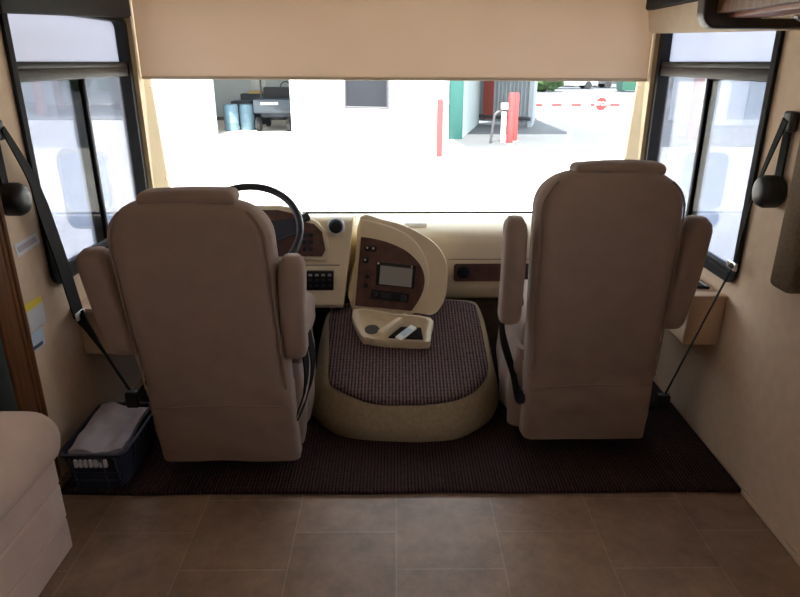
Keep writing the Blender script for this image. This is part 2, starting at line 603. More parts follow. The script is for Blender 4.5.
# cab side windows
def frame_loop(y0, y1, z0, z1, r, n=6):
    pts = rrect(y1 - y0, z1 - z0, r, n, 2)
    return [((y0 + y1) / 2 + a, (z0 + z1) / 2 + b) for a, b in pts]


def side_window(s, name):
    X = s * W
    # outer frame: flat ring standing 18 mm proud of the wall
    outer = frame_loop(WY0 + 0.008, WY1 + 0.012, WZ0 - 0.006, WZ1 + 0.012, 0.055)
    inner = frame_loop(WY0 + 0.026, WY1 - 0.042, WZ0 + 0.032, WZ1 - 0.012, 0.035)
    bm = nb()
    t = bmesh.new()
    for loop, xx in ((outer, X - s * 0.002), (outer, X - s * 0.014), (inner, X - s * 0.020), (inner, X + s * 0.035)):
        for a, b in loop:
            t.verts.new((xx, a, b))
    t.verts.ensure_lookup_table()
    k = len(outer)
    for q in range(3):
        for i in range(k):
            j = (i + 1) % k
            t.faces.new((t.verts[q * k + i], t.verts[q * k + j], t.verts[(q + 1) * k + j], t.verts[(q + 1) * k + i]))
    merge(bm, t)
    root = struct(name, bm, 'frame')
    xa, xb = sorted((X - s * 0.012, X + s * 0.03))
    zr = 1.375
    bm = nb(); box(bm, xa, xb, WY0 + 0.03, WY1 - 0.04, zr - 0.034, zr + 0.004, 0.004)
    rail = mk('middle_rail', bm, 'bronze', root)
    bm = nb(); box(bm, xa, xb, WY0 + 0.026, WY1 - 0.04, zr + 0.004, zr + 0.026, 0.004)
    mk('rail_lip', bm, 'frame', rail)
    # top fixed pane
    xg = X + s * 0.022
    def pane(nm, y0, y1, z0, z1, m, dx=0.0):
        bm = nb()
        a, b = sorted((xg + s * dx, xg + s * dx + s * 0.004))
        box(bm, a, b, y0, y1, z0, z1)
        return mk(nm, bm, m, root)
    pane('upper_pane', WY0 + 0.02, WY1 - 0.03, zr + 0.02, WZ1 - 0.005, 'frosted')
    ym = 2.615 if s < 0 else 2.585
    sw = 0.105 if s < 0 else 0.075
    pane('fixed_pane', ym - 0.03, WY1 - 0.03, WZ0 + 0.02, zr - 0.03, 'sideglass', 0.006)
    # sliding sash
    bm = nb()
    y0, y1, z0, z1 = WY0 + 0.028, ym, WZ0 + 0.030, zr - 0.018
    xa, xb = sorted((X - s * 0.006, X + s * 0.018))
    box(bm, xa, xb, y1 - 0.022, y1, z0, z1, 0.004)
    box(bm, min(X + s * 0.006, X + s * 0.02), max(X + s * 0.006, X + s * 0.02), y1 - sw, y1 - 0.02, z0, z1, 0.012, 4)
    box(bm, xa, xb, y0, y0 + 0.020, z0, z1, 0.004)
    box(bm, xa, xb, y0, y1, z0, z0 + 0.018, 0.004)
    box(bm, xa, xb, y0, y1, z1 - 0.018, z1, 0.004)
    sash = mk('sliding_sash', bm, 'frame', root)
    bm = nb(); xa, xb = sorted((X + s * 0.004, X + s * 0.008)); box(bm, xa, xb, y0 + 0.01, y1 - 0.02, z0 + 0.01, z1 - 0.01)
    mk('sliding_pane', bm, 'slideglass', sash)
    # sill tracks
    bm = nb()
    for q in range(3):
        xx = X - s * (0.010 - 0.012 * q)
        tube(bm, [(xx, WY0 + 0.05, WZ0 + 0.026 + 0.004 * q), (xx, WY1 - 0.06, WZ0 + 0.026 + 0.004 * q)], 0.004, 6)
    mk('sill_track', bm, 'bronze', root)
    return root


side_window(-1, 'window_1')
side_window(1, 'window_2')
# plain windows behind the camera that let daylight into the living area
for nm, xx, y0, y1, z0, z1 in (('window_4', W + 0.025, -1.4, -0.4, 1.0, 1.4), ('window_5', -2.028, -0.3, 0.9, 0.95, 1.4), ('window_6', W + 0.025, 0.9, 1.62, 0.8, 1.38)):
    bm = nb(); box(bm, xx, xx + 0.005, y0, y1, z0, z1)
    r = struct(nm, bm, 'clearglass')
    bm = nb()
    for a, b, c, d in ((y0, y1, z0, z0 + .03), (y0, y1, z1 - .03, z1), (y0, y0 + .03, z0, z1), (y1 - .03, y1, z0, z1), ((y0 + y1) / 2 - .015, (y0 + y1) / 2 + .015, z0, z1)):
        box(bm, xx - 0.012, xx - 0.002, a, b, c, d, 0.003)
    mk('window_frame', bm, 'frame', r)

# timber casing of the slide-out opening on the left and a dark strip coloured as the shaded gap beside it
bm = nb()
box(bm, -1.199, -1.165, 1.755, 1.886, 0.0, ZC - 0.002, 0.006)
t3 = struct('trim_3', bm, 'wood')
bm = nb()
tube(bm, [(-1.166, 1.868, 0.01), (-1.166, 1.868, ZC - 0.02)], 0.010, 8)
tube(bm, [(-1.166, 1.842, 0.01), (-1.166, 1.842, ZC - 0.02)], 0.006, 8)
mk('moulding', bm, 'wood', t3)
bm = nb(); box(bm, -1.198, -1.168, 1.66, 1.753, 0.0, 1.84, 0.01); struct('dark_gap_strip', bm, 'shade')
# baseboard strip at the foot of the right wall
bm = nb(); box(bm, W - 0.010, W - 0.0005, -2.9, 1.835, 0.0005, 0.022, 0.004); struct('baseboard_right', bm, 'wall')

# ---------------------------------------------------------- floor carpet
bm = nb()
def carpet_wave(c):
    if c.y < 1.9:
        c.y += 0.004 * math.sin(c.x * 9) + 0.003 * math.sin(c.x * 23 + 1)
    return c
box(bm, -1.16, 1.195, 1.838, 3.17, 0.0005, 0.018, 0.007, 2, carpet_wave, 8)
mk('cab_carpet', bm, 'cmat', label='dark brown ribbed carpet covering the cab floor under both seats', cat='carpet')

# ================================================================ CAPTAIN CHAIRS
def captain_chair(xb, xt, yb, ztop, hwb, hwt, label, arms, belt_side, pad, zwrinkle, flare=0.0):
    root = thing('captain_chair', ((xb + xt) / 2, yb + 0.3, 0.018), label, 'chair', None)
    R = 0.122
    z0 = 0.078

    def xc(z):
        return xb + (xt - xb) * (z - z0) / (ztop - z0)

    def hw(z):
        t = (z - z0) / (ztop - z0)
        h = hwb + (hwt - hwb) * min(1, t * 1.35)
        q = z - (ztop - R)
        if q > 0:
            h -= R - math.sqrt(max(0, R * R - q * q))
        return h

    def rear(z):
        t = (z - z0) / (ztop - z0)
        q = max(0, (z - (ztop - 0.07)) / 0.07)
        return yb - 0.055 * t - 0.012 * math.sin(PI * min(1, t * 1.1)) + 0.03 * (1 - math.sqrt(max(0, 1 - q * q)))

    def dep(z):
        q = max(0, (z - (ztop - 0.07)) / 0.07)
        d = 0.15 if z > 0.42 else 0.10 + 0.05 * max(0, (z - 0.25) / 0.17)
        return max(0.04, d - 0.075 * (1 - math.sqrt(max(0, 1 - q * q))))

    def wr(p, z):
        """folds of the loose cover"""
        a = max(0, 1 - abs(z - zwrinkle) / 0.28)
        f = noise.noise(V((p.x * 3.0, z * 13.0 + p.x * 4.0, yb * 3))) * 0.017 * a
        f += noise.noise(V((p.x * 2.2 + 5, z * 24.0 - p.x * 9.0, yb))) * 0.015 * a
        f += noise.noise(V((p.x * 7, z * 7, yb))) * 0.005
        return f

    zs = [z0 + (ztop - R - z0) * i / 38 for i in range(39)] + [ztop - R + R * math.sin(PI / 2 * i / 12) for i in range(1, 12)] + [ztop - 0.0003]
    rings = []
    for z in zs:
        w, d = 2 * hw(z), dep(z)
        out = []
        for a, b in rrect(w, d, 0.055 if z > 0.36 else 0.03, 5, 16):
            p = V((xc(z) + a, rear(z) + d / 2 + b, z))
            if b < 0:
                p.y += wr(p, z) - 0.012 * (1 - (2 * a / w) ** 2) * min(1, max(0, (z - 0.3) / 0.3))
            if z < 0.30:
                p.x += 0.004 * math.sin(p.y * 40 + z * 10) * (0.3 - z) * 3
            out.append(p)
        rings.append(out)
    bm = nb(); loft(bm, rings)
    mk('backrest', bm, 'seat', root, 60)
    # piping along both rear edges and the hem seam
    for s in (-1, 1):
        bm = nb()
        pts = [V((xc(z) + s * (hw(z) - 0.012), rear(z) + 0.007, z)) for z in zs if 0.36 < z < ztop - 0.02]
        tube(bm, pts, 0.0035, 6)
        mk('piping', bm, 'piping', root)
    bm = nb()
    zz = zwrinkle
    tube(bm, [V((xc(zz) + a * hw(zz) * 0.95, rear(zz) + (0.004 if abs(a) > 0.9 else -0.001) + wr(V((xc(zz) + a * hw(zz), 0, 0)), zz), zz - 0.012 * a * a + 0.006 * a)) for a in [i / 10 - 1 for i in range(21)]], 0.0035, 6)
    mk('hem_seam', bm, 'piping', root)
    # headrest pad lying over the top
    px0, px1, pz0, pz1, py = pad
    bm = nb()
    box(bm, px0, px1, py, py + 0.10, pz0, pz1, 0.022, 4, lambda c: V((c.x, c.y, c.z - 0.25 * (c.x - (px0 + px1) / 2) ** 2 + 0.002 * math.sin(c.x * 60))), 2)
    mk('headrest_pad', bm, 'seat', root, 60)
    # seat cushion and loose skirt over the pedestal
    xm = xb
    bm = nb(); box(bm, xm - hwb - 0.005, xm + hwb + 0.005, yb + 0.11, yb + 0.60, 0.36, 0.52, 0.05, 4, None, 2)
    mk('seat_cushion', bm, 'seat', root, 60)
    bm = nb()
    rings = []
    for i in range(14):
        t = i / 13
        z = z0 + 0.002 + (0.40 - z0) * t
        fl = 0.016 * math.sin(PI * t)
        w = 2 * (hwb - 0.008 + fl + flare * (1 - 0.5 * t))
        d = 0.47 - 0.12 * (1 - t)
        rr = []
        for a, b in rrect(w, d, 0.05, 5, 16):
            f = 0.008 * math.sin(b * 34 + 2.2 * t) * (1 - t) + 0.006 * math.sin(a * 30) * (1 - t)
            f += 0.010 * noise.noise(V((a * 6, b * 8, z * 12)))
            k = 1 + f / max(0.1, math.hypot(a, b))
            rr.append(V((xm + a * k, yb + 0.085 + d / 2 + b * k, z)))
        rings.append(rr)
    loft(bm, rings)
    mk('skirt', bm, 'seat', root, 60)
    bm = nb(); box(bm, xm - 0.17, xm + 0.17, yb + 0.14, yb + 0.42, 0.0185, 0.09, 0.01); mk('pedestal', bm, 'black', root)
    # armrests folded upright beside the back
    for (ax0, ax1, az0, az1, lean) in arms:
        bm = nb()
        rings = []
        n = 22
        h = az1 - az0
        w = ax1 - ax0
        for i in range(n + 1):
            t = i / n
            z = az0 + h * t
            ew = 1.0
            e1 = max(0, (z - (az1 - 0.045)) / 0.045)
            e0 = max(0, ((az0 + 0.02) - z) / 0.02)
            k = math.sqrt(max(0.02, 1 - e1 * e1)) * (1 - 0.22 * e0 * e0)
            ww, dd = w * (0.55 + 0.45 * k), 0.115 * (0.5 + 0.5 * k)
            rings.append([V(((ax0 + ax1) / 2 + lean * (t - 0.5) + a, rear(z) + 0.075 + b - 0.012 * math.sin(PI * t), z)) for a, b in rrect(ww, dd, 0.034, 5, 3)])
        loft(bm, rings)
        mk('armrest', bm, 'seat', root, 60)
        bm = nb()
        xo = (ax0 + ax1) / 2
        sgn = 1 if xo < xb else -1
        lathe(bm, [(0.018, 0), (0.018, 0.05)], (xo, yb + 0.06, az0 + 0.06), (sgn, 0, 0), 12)
        mk('armrest_pivot', bm, 'black', root)
    # buckle webbing
    if belt_side:
        for pts, wd, nm, m in belt_side:
            bm = nb()
            pp = smooth_pts(pts, 5)
            ribbon(bm, pp, [V(wd)] * len(pp), 0.006)
            mk(nm, bm, m, root)
    return root


drv = captain_chair(-0.582, -0.637, 1.925, 1.006, 0.243, 0.250,
    'tan upholstered captain chair on the left, in front of the steering wheel',
    [(-0.972, -0.865, 0.498, 0.848, -0.062), (-0.374, -0.292, 0.482, 0.824, 0.008)],
    [([(-0.322, 2.03, 0.50), (-0.312, 2.02, 0.40), (-0.316, 1.98, 0.33), (-0.330, 1.935, 0.29), (-0.335, 1.915, 0.27)], (0.012, 0.03, 0.03), 'buckle_strap', 'softblack'),
     ([(-0.312, 2.10, 0.49), (-0.298, 2.09, 0.40), (-0.302, 2.03, 0.33), (-0.318, 1.97, 0.285), (-0.33, 1.92, 0.262)], (0.012, 0.03, 0.02), 'buckle_strap', 'softblack')],
    (-0.775, -0.480, 0.997, 1.043, 1.885), 0.315)
pas = captain_chair(0.703, 0.696, 2.055, 1.072, 0.228, 0.240,
    'tan upholstered captain chair on the right, in front of the plain dash',
    [(0.362, 0.436, 0.548, 0.916, 0.0), (0.930, 1.028, 0.53, 0.916, 0.045)],
    [([(0.418, 2.30, 0.50), (0.415, 2.27, 0.42), (0.44, 2.18, 0.32), (0.452, 2.11, 0.26), (0.462, 2.075, 0.25)], (0.012, 0.03, 0.025), 'buckle_strap', 'softblack'),
     ([(0.40, 2.26, 0.50), (0.405, 2.22, 0.41), (0.432, 2.14, 0.32), (0.445, 2.08, 0.245), (0.47, 2.06, 0.25)], (0.012, 0.03, 0.02), 'buckle_strap', 'softblack')],
    (0.572, 0.866, 1.058, 1.100, 2.035), 0.315, 0.045)

# ================================================================ ENGINE COVER
TOPN = V((0, -0.285, 1)).normalized()
TOPP = V((0, 2.2, 0.165))
bm = nb()
top_px = [(331, 309), (327, 340), (325, 378), (333, 390), (362, 404), (400, 408), (432, 406), (462, 402), (482, 391), (491, 374), (489, 350), (480, 310), (462, 300), (380, 300)]
top = [on(a, b, TOPP, TOPN) for a, b in top_px]
top[0].x += 0.0
base_xy = [(-0.335, 2.86), (-0.36, 2.66), (-0.372, 2.44), (-0.33, 2.30), (-0.20, 2.17), (0.02, 2.135), (0.13, 2.135), (0.25, 2.16), (0.37, 2.27), (0.425, 2.40), (0.432, 2.62), (0.425, 2.86), (0.30, 2.92), (0.0, 2.92)]
base = [V((a, b, 0.0185)) for a, b in base_xy]
rings = []
for t, k in ((0.0, 0.0), (0.25, 0.02), (0.5, 0.02), (0.75, 0.014), (0.92, 0.006), (1.0, 0.0)):
    r = [a.lerp(b, t) for a, b in zip(base, top)]
    c = sum(r, V((0, 0, 0))) / len(r)
    r = [p + (p - c).normalized() * k for p in r]
    rings.append(smooth_loop(r, 4))
r = [p for p in smooth_loop(top, 4)]
c = sum(r, V((0, 0, 0))) / len(r)
rings.append([p + (c - p) * 0.04 + V((0, 0, 0.006)) for p in r])
loft(bm, rings)
eng = mk('engine_cover', bm, 'beigecarpet', label='domed engine cover in beige carpet between the two chairs', cat='engine cover', sharp=60)
bm = nb(); lathe(bm, [(0.012, -0.004), (0.012, 0.006), (0.004, 0.008)], (0.405, 2.50, 0.22), (0.9, -0.4, 0.2), 14)
mk('latch_hole', bm, 'black', eng)
# ribbed mat lying on it
mat_px = [(331.5, 312), (330, 345), (329.5, 378), (337, 387), (365, 399.5), (385, 403), (405, 403), (426, 402.5), (456, 398), (476, 388), (487, 372), (485, 350), (477, 311), (471, 303), (448, 300), (400, 300), (352, 304)]
mp_ = [on(a, b, TOPP + TOPN * 0.018, TOPN) for a, b in mat_px]
loop = smooth_loop(mp_, 4)
c = sum(loop, V((0, 0, 0))) / len(loop)
rings = [[p + (p - c) * 0.004 - TOPN * 0.0115 for p in loop], [p + (p - c) * 0.010 - TOPN * 0.006 for p in loop], [p for p in loop]]
for q in (0.88, 0.7, 0.5, 0.3, 0.12):
    rings.append([c + (p - c) * q + V((0, 0, 0.004)) for p in loop])
bm = nb(); loft(bm, rings)
mk('engine_cover_mat', bm, 'mat', label='burgundy ribbed mat draped over the engine cover', cat='mat', sharp=60)

# ================================================================ DASHBOARD
dash = thing('dashboard', (0, 2.95, 0.3), 'long cream moulded dashboard below the windscreen', 'dashboard')
# passenger side body: an extruded profile
def profile_run(bm, prof, xa, xb, n=2):
    rings = []
    for i in range(n + 1):
        x = xa + (xb - xa) * i / n
        rings.append([V((x, y, z)) for y, z in prof])
    loft(bm, rings)

pp = [(2.965, 0.305), (2.945, 0.32), (2.94, 0.40), (2.935, 0.50), (2.935, 0.59), (2.943, 0.625), (2.972, 0.650), (3.06, 0.664), (3.195, 0.672), (3.195, 0.305)]
bm = nb(); profile_run(bm, pp, -0.236, 1.118, 6)
mk('passenger_side_body', bm, 'dash', dash, 50)
bm = nb(); box(bm, -0.236, 1.118, 2.985, 3.10, 0.019, 0.304); mk('kick_panel', bm, 'dash_dark', dash)
# wood inset with a round vent
def inset(px, y0, depth, r_=None):
    pts = [aty(a, b, y0) for a, b in px]
    return pts
zi0, zi1 = 0.405, 0.492
loop = [(0.28 + 0.44 + a, 0.449 + b) for a, b in rrect(0.88, 0.088, 0.014, 4, 2)]
bm = nb(); prism(bm, [(a, 2.931, b) for a, b in loop], (0, 0.012, 0)); wi = mk('wood_inset', bm, 'burl', dash)
bm = nb(); lathe(bm, [(0.031, 0), (0.033, 0.006), (0.028, 0.016), (0.012, 0.018)], (0.326, 2.932, 0.452), (0, -1, 0), 24); vn = mk('air_vent', bm, 'black', wi)
bm = nb()
for q in (-1, 0, 1):
    box(bm, 0.326 - 0.022, 0.326 + 0.022, 2.908, 2.916, 0.452 + q * 0.011 - 0.0025, 0.452 + q * 0.011 + 0.0025)
mk('vent_louvre', bm, 'blueblack', vn)
# crease line above the wood inset
bm = nb(); tube(bm, [(0.25, 2.934, 0.515), (1.11, 2.934, 0.515)], 0.002, 6); mk('seam', bm, 'piping', dash)
bm = nb(); box(bm, 0.045, 0.150, 3.00, 3.07, 0.656, 0.676, 0.004)
mk('defrost_vent', bm, 'white', dash)
# driver side body
DN = V((0, -0.955, 0.296)).normalized()      # the face leans back
DP = V((0, 2.72, 0.45))
def dp(a, b, off=0.0):
    return on(a, b, DP + DN * off, DN)
pp = [(2.71, 0.355), (2.695, 0.375), (2.735, 0.545), (2.757, 0.56), (2.812, 0.728), (2.84, 0.742), (2.90, 0.738), (3.05, 0.70), (3.195, 0.672), (3.195, 0.355)]
bm = nb(); profile_run(bm, pp, -1.118, -0.245, 6)
for v in bm.verts:
    if v.co.x > -0.25:
        v.co.x = -0.238 + 0.05 * (v.co.z - 0.355) / 0.4
mk('driver_side_body', bm, 'dash', dash, 50)
bm = nb(); box(bm, -1.118, -0.34, 2.99, 3.10, 0.019, 0.354); mk('kick_panel', bm, 'dash_dark', dash)
# sloping end of the driver side, next to the console
# instrument hood and wood gauge panel
hood_px = [(196, 262), (196, 216), (212, 208), (245, 205), (280, 205), (296, 208), (303, 214), (318, 222), (326, 232), (330, 252), (326, 261), (296, 261)]
bm = nb(); prism(bm, [dp(a, b, 0.022) for a, b in hood_px], -DN * 0.12, 0.012, 3); mk('instrument_hood', bm, 'dash', dash, 50)
wood_px = [(202, 257), (202, 220), (216, 212), (245, 210), (278, 210), (292, 213), (300, 221), (314, 224), (322, 232), (325.5, 250), (322, 256.5), (296, 256.5)]
bm = nb(); prism(bm, [dp(a, b, 0.026) for a, b in wood_px], -DN * 0.008); gp = mk('gauge_panel', bm, 'burl', dash)
for (a, b, r) in ((218, 234, 0.05), (245, 232, 0.05), (270, 234, 0.045)):
    bm = nb(); lathe(bm, [(r, 0), (r, 0.006), (r - 0.006, 0.008), (r - 0.008, 0.004), (0.001, 0.004)], dp(a, b, 0.027), DN, 24); mk('gauge', bm, 'gauge', gp)
for i in range(2):
    for j in range(3):
        a, b = 304.5 + i * 6.5, 235 + j * 7
        bm = nb(); p = dp(a, b, 0.027)
        box(bm, p.x - 0.010, p.x + 0.010, p.y - 0.005, p.y + 0.004, p.z - 0.010, p.z + 0.010, 0.003); mk('rocker_switch', bm, 'blueblack', gp)
# round knob vent
bm = nb(); p = dp(336, 226.5, 0.012)
lathe(bm, [(0.040, -0.02), (0.040, 0.004), (0.034, 0.010)], p, DN, 28); kv = mk('vent_ring', bm, 'white', dash)
bm = nb(); lathe(bm, [(0.031, 0), (0.031, 0.016), (0.022, 0.024), (0.002, 0.024)], p, DN, 24); mk('round_vent', bm, 'black', kv)
# lower switch panel
bm = nb(); prism(bm, [aty(a, b, 2.705) for a, b in ((306.5, 271.5), (333.6, 271.5), (333.6, 290.5), (306.5, 290.5))], (0, 0.02, 0), 0.003); sp = mk('switch_panel', bm, 'black', dash)
for i in range(4):
    for j in range(3):
        p = aty(310.3 + i * 6.4, 275.2 + j * 5.4, 2.702)
        bm = nb(); box(bm, p.x - 0.008, p.x + 0.008, p.y - 0.003, p.y + 0.003, p.z - 0.0055, p.z + 0.0055, 0.002); mk('push_button', bm, 'blueblack' if j else 'inkgrey', sp)
bm = nb(); tube(bm, [(-0.7, 2.738, 0.548), (-0.25, 2.738, 0.548)], 0.0025, 6); mk('seam', bm, 'piping', dash)
# accelerator pedal under the dash
bm = nb(); box(bm, -0.43, -0.37, 2.70, 2.72, 0.05, 0.16, 0.006, 2, lambda c: V((c.x, c.y + (c.z - 0.05) * 0.6, c.z)))
box(bm, -0.41, -0.39, 2.76, 2.98, 0.12, 0.14, 0.004)
ped = mk('pedal', bm, 'black', dash)

# ---------------------------------------------------------- control console
SN = V((-0.10, -0.94, 0.33)).normalized()
SP = V((0, 2.735, 0.40))
def sp_(a, b, off=0.0):
    return on(a, b, SP + SN * off, SN)
con = thing('control_console', (0.0, 2.8, 0.3), 'cream arched control console with dark wood face and touchscreen', 'console')
out_px = [(351, 309.5), (355, 262), (360, 216.5), (380, 218.5), (404, 225), (421, 233.5), (434.5, 242.5), (443.5, 254), (447.5, 268), (447.5, 284), (446, 297), (441, 308), (432.5, 319.5), (416, 315.8)]
pts = [sp_(a, b) for a, b in out_px]
def shell_ring(f, k):
    c0 = sum(pts, V((0, 0, 0))) / len(pts)
    r = [p + (c0 - p) * k for p in pts]
    out = []
    for p in r:
        dy = f * (2.931 - p.y)
        y = p.y + dy
        out.append(V((p.x, y, max(p.z + 0.26 * dy - 0.75 * dy * max(0, p.z - 0.34) / 0.4, TOPP.z + 0.285 * (y - TOPP.y) + 0.026))))
    return smooth_loop(out, 3)
bm = nb(); loft(bm, [shell_ring(0.0, 0.05), shell_ring(0.0, 0.018), shell_ring(0.05, 0.005), shell_ring(0.12, 0.0), shell_ring(0.6, -0.006), shell_ring(1.0, 0.0)]); mk('shell', bm, 'dash', con, 50)
bez_px = [(351.5, 309), (355, 262), (360, 219), (372, 221), (392, 227), (410, 236.5), (420, 247.5), (427, 262), (429, 277), (427, 292), (420, 306), (412, 315)]
pts = [sp_(a, b, 0.012) for a, b in bez_px]
pts = smooth_pts(pts[2:], 4) + pts[:2]
bm = nb(); prism(bm, pts, -SN * 0.02, 0.006, 2); mk('bezel', bm, 'dash', con, 50)
wd_px = [(355, 305.5), (358, 270), (361, 237), (370, 238), (385, 241.5), (398, 246.5), (407, 251.5), (415, 258.5), (421, 266.5), (424.5, 277), (423.8, 288), (419, 300), (411.5, 311)]
wd = [sp_(a, b, 0.0155) for a, b in wd_px]
bm = nb(); prism(bm, smooth_pts(wd[2:], 4) + wd[:2], -SN * 0.008); wf = mk('wood_face', bm, 'burl', con)
bm = nb(); prism(bm, [sp_(a, b, 0.022) for a, b in ((376.6, 261.3), (416.5, 265.6), (414.4, 289), (375.6, 285))], -SN * 0.008, 0.002); ts = mk('touchscreen', bm, 'black', wf)
bm = nb(); prism(bm, [sp_(a, b, 0.0235) for a, b in ((380.5, 265.3), (412.8, 268.7), (411.2, 287.4), (379.0, 284))], -SN * 0.002); mk('display', bm, 'screen', ts)
for a, b in ((378.4, 263.4), (411.8, 266.8)):
    bm = nb(); lathe(bm, [(0.006, 0), (0.005, 0.004), (0.001, 0.005)], sp_(a, b, 0.022), SN, 12); mk('corner_button', bm, 'chrome', ts)
for a, b in ((367.8, 248.3), (373.8, 249), (365.8, 260.3), (367.5, 276.5), (366.5, 285.5)):
    big = b < 262
    bm = nb(); r = 0.0150 if big else 0.010
    lathe(bm, [(r + 0.002, 0), (r + 0.001, 0.004), (r, 0.010), (r * 0.5, 0.012)], sp_(a, b, 0.0155), SN, 16); kb = mk('knob', bm, 'black', wf)
    if big:
        bm = nb(); lathe(bm, [(0.007, 0), (0.005, 0.003)], sp_(a - 0.6, b - 0.6, 0.0275), SN, 10); mk('knob_glint', bm, 'chrome', kb)  # small chrome disc set off-centre as the knob's highlight
bm = nb(); prism(bm, [sp_(a, b, 0.019) for a, b in ((371.5, 289), (410, 293.5), (408.5, 303), (370, 298.5))], -SN * 0.006, 0.002); cp = mk('climate_panel', bm, 'black', wf)
bm = nb(); prism(bm, [sp_(a, b, 0.0205) for a, b in ((381, 292), (391.5, 293.3), (391, 299), (380.4, 297.8))], -SN * 0.003); mk('small_display', bm, 'blueblack', cp)
bm = nb(); lathe(bm, [(0.015, 0), (0.014, 0.010), (0.006, 0.012)], sp_(403, 298, 0.019), SN, 20); mk('knob', bm, 'blueblack', cp)
bm = nb(); lathe(bm, [(0.011, 0), (0.010, 0.008), (0.004, 0.010)], sp_(375.4, 293.8, 0.019), SN, 20); mk('knob', bm, 'blueblack', cp)
# moulded tray in front of the console, standing on the mat
def tz(a, b, off):
    return on(a, b, TOPP + TOPN * off, TOPN)
rim_px = [(353, 309.5), (392, 313.5), (430.5, 318), (431, 330), (430, 341), (422, 342), (400, 341), (380, 340), (368, 338), (361, 335)]
rim = [tz(a, b, 0.062) for a, b in rim_px]
bot = [V((p.x, p.y + 0.012, 0)) for p in rim]
for p in bot:
    p.z = TOPP.z + 0.285 * (p.y - TOPP.y) + 0.026
for i in range(4, 10):
    bot[i].y -= 0.0
bm = nb()
cen = sum(rim, V((0, 0, 0))) / len(rim)
def inn(k, dz):
    return [p + (V((cen.x, cen.y, p.z)) - p) * k + V((0, 0, dz)) for p in rim]
ro = smooth_loop(bot, 3), smooth_loop(rim, 3), smooth_loop(inn(0.05, 0.004), 3), smooth_loop(inn(0.13, 0.002), 3), smooth_loop(inn(0.20, -0.038), 3)
loft(bm, list(ro))
tray = mk('cup_tray', bm, 'dash', con, 60)
# divider between the cup well and the phone well
d0, d1 = tz(380, 338, 0.03), tz(406, 319, 0.03)
bm = nb(); ax = (d1 - d0).normalized(); sd = V((ax.y, -ax.x, 0)) * 0.018
prism(bm, [d0 - sd, d0 + sd, d1 + sd * 0.6, d1 - sd * 0.6], (0, 0, 0.030), 0.006); mk('divider', bm, 'dash', tray)
pc = tz(372, 329.5, 0.030)
bm = nb(); lathe(bm, [(0.032, 0), (0.032, 0.0015), (0.002, 0.0015)], pc, TOPN, 24); mk('cup_hole_shade', bm, 'darkwood', tray)  # flat dark disc laid on the tray floor as the shaded cup hole
# phone and black pouch left in the tray
bm = nb()
a, b = tz(398, 340, 0.05), tz(414, 327.5, 0.056)
ax = (b - a).normalized(); sd = ax.cross(TOPN).normalized()
L = (b - a).length
prism(bm, [a - sd * 0.017, a + sd * 0.017, b + sd * 0.017, b - sd * 0.017], TOPN * 0.009, 0.003)
ph = mk('handheld_remote', bm, 'white', label='small white handset lying in the cream console tray', cat='remote')
bm = nb(); a2, b2 = a + ax * L * 0.25, a + ax * L * 0.75
prism(bm, [a2 - sd * 0.012 + TOPN * .0092, a2 + sd * 0.012 + TOPN * .0092, b2 + sd * 0.012 + TOPN * .0092, b2 - sd * 0.012 + TOPN * .0092], TOPN * 0.001); mk('keypad', bm, 'bluestick', ph)
bm = nb()
a, b, c_, d = tz(388, 338.5, 0.033), tz(423, 340, 0.033), tz(421, 329, 0.033), tz(401, 328, 0.033)
prism(bm, [a, b, c_, d], TOPN * 0.010, 0.003)
mk('pouch', bm, 'softblack', label='flat black pouch under the white handset in the tray', cat='pouch')

# ================================================================ STEERING WHEEL
wc = V((-0.592, 2.45, 0.775))
wn = V((0, -math.cos(math.radians(47)), math.sin(math.radians(47))))
wu = V((1, 0, 0)); wv = wn.cross(wu)
st = thing('steering_wheel', wc - wn * 0.2, 'dark steering wheel partly hidden by the left captain chair', 'steering wheel')
bm = nb(); R = 0.218
tube(bm, [wc + (wu * math.cos(2 * PI * i / 48) + wv * math.sin(2 * PI * i / 48)) * R for i in range(48)], 0.0145, 12, True)
mk('rim', bm, 'wheelrim', st)
bm = nb(); lathe(bm, [(0.10, -0.045), (0.10, -0.02), (0.085, -0.008), (0.03, -0.004), (0.001, -0.004)], wc - wn * 0.01, wn, 28); mk('hub', bm, 'blueblack', st)
for ang in (172, 8, 232, 308):
    a = math.radians(ang)
    d = wu * math.cos(a) + wv * math.sin(a)
    q = wn.cross(d)
    bm = nb()
    loft(bm, [[wc + d * r - wn * h + q * w_ * e + wn * f for e, f in ((-1, -.006), (1, -.006), (1, .006), (-1, .006))] for r, h, w_ in ((0.05, 0.035, 0.075), (0.12, 0.024, 0.045), (0.21, 0.003, 0.034))])
    mk('spoke', bm, 'blueblack', st)
bm = nb(); lathe(bm, [(0.05, -0.24), (0.05, -0.06), (0.06, -0.05)], wc, wn, 20); mk('steering_column', bm, 'black', st)
bm = nb(); p = wc - wn * 0.10
e = dp(307, 216.5, 0.09)
tube(bm, [p, p.lerp(e, 0.75), e], [0.009, 0.012, 0.022], 10); mk('indicator_stalk', bm, 'black', st)

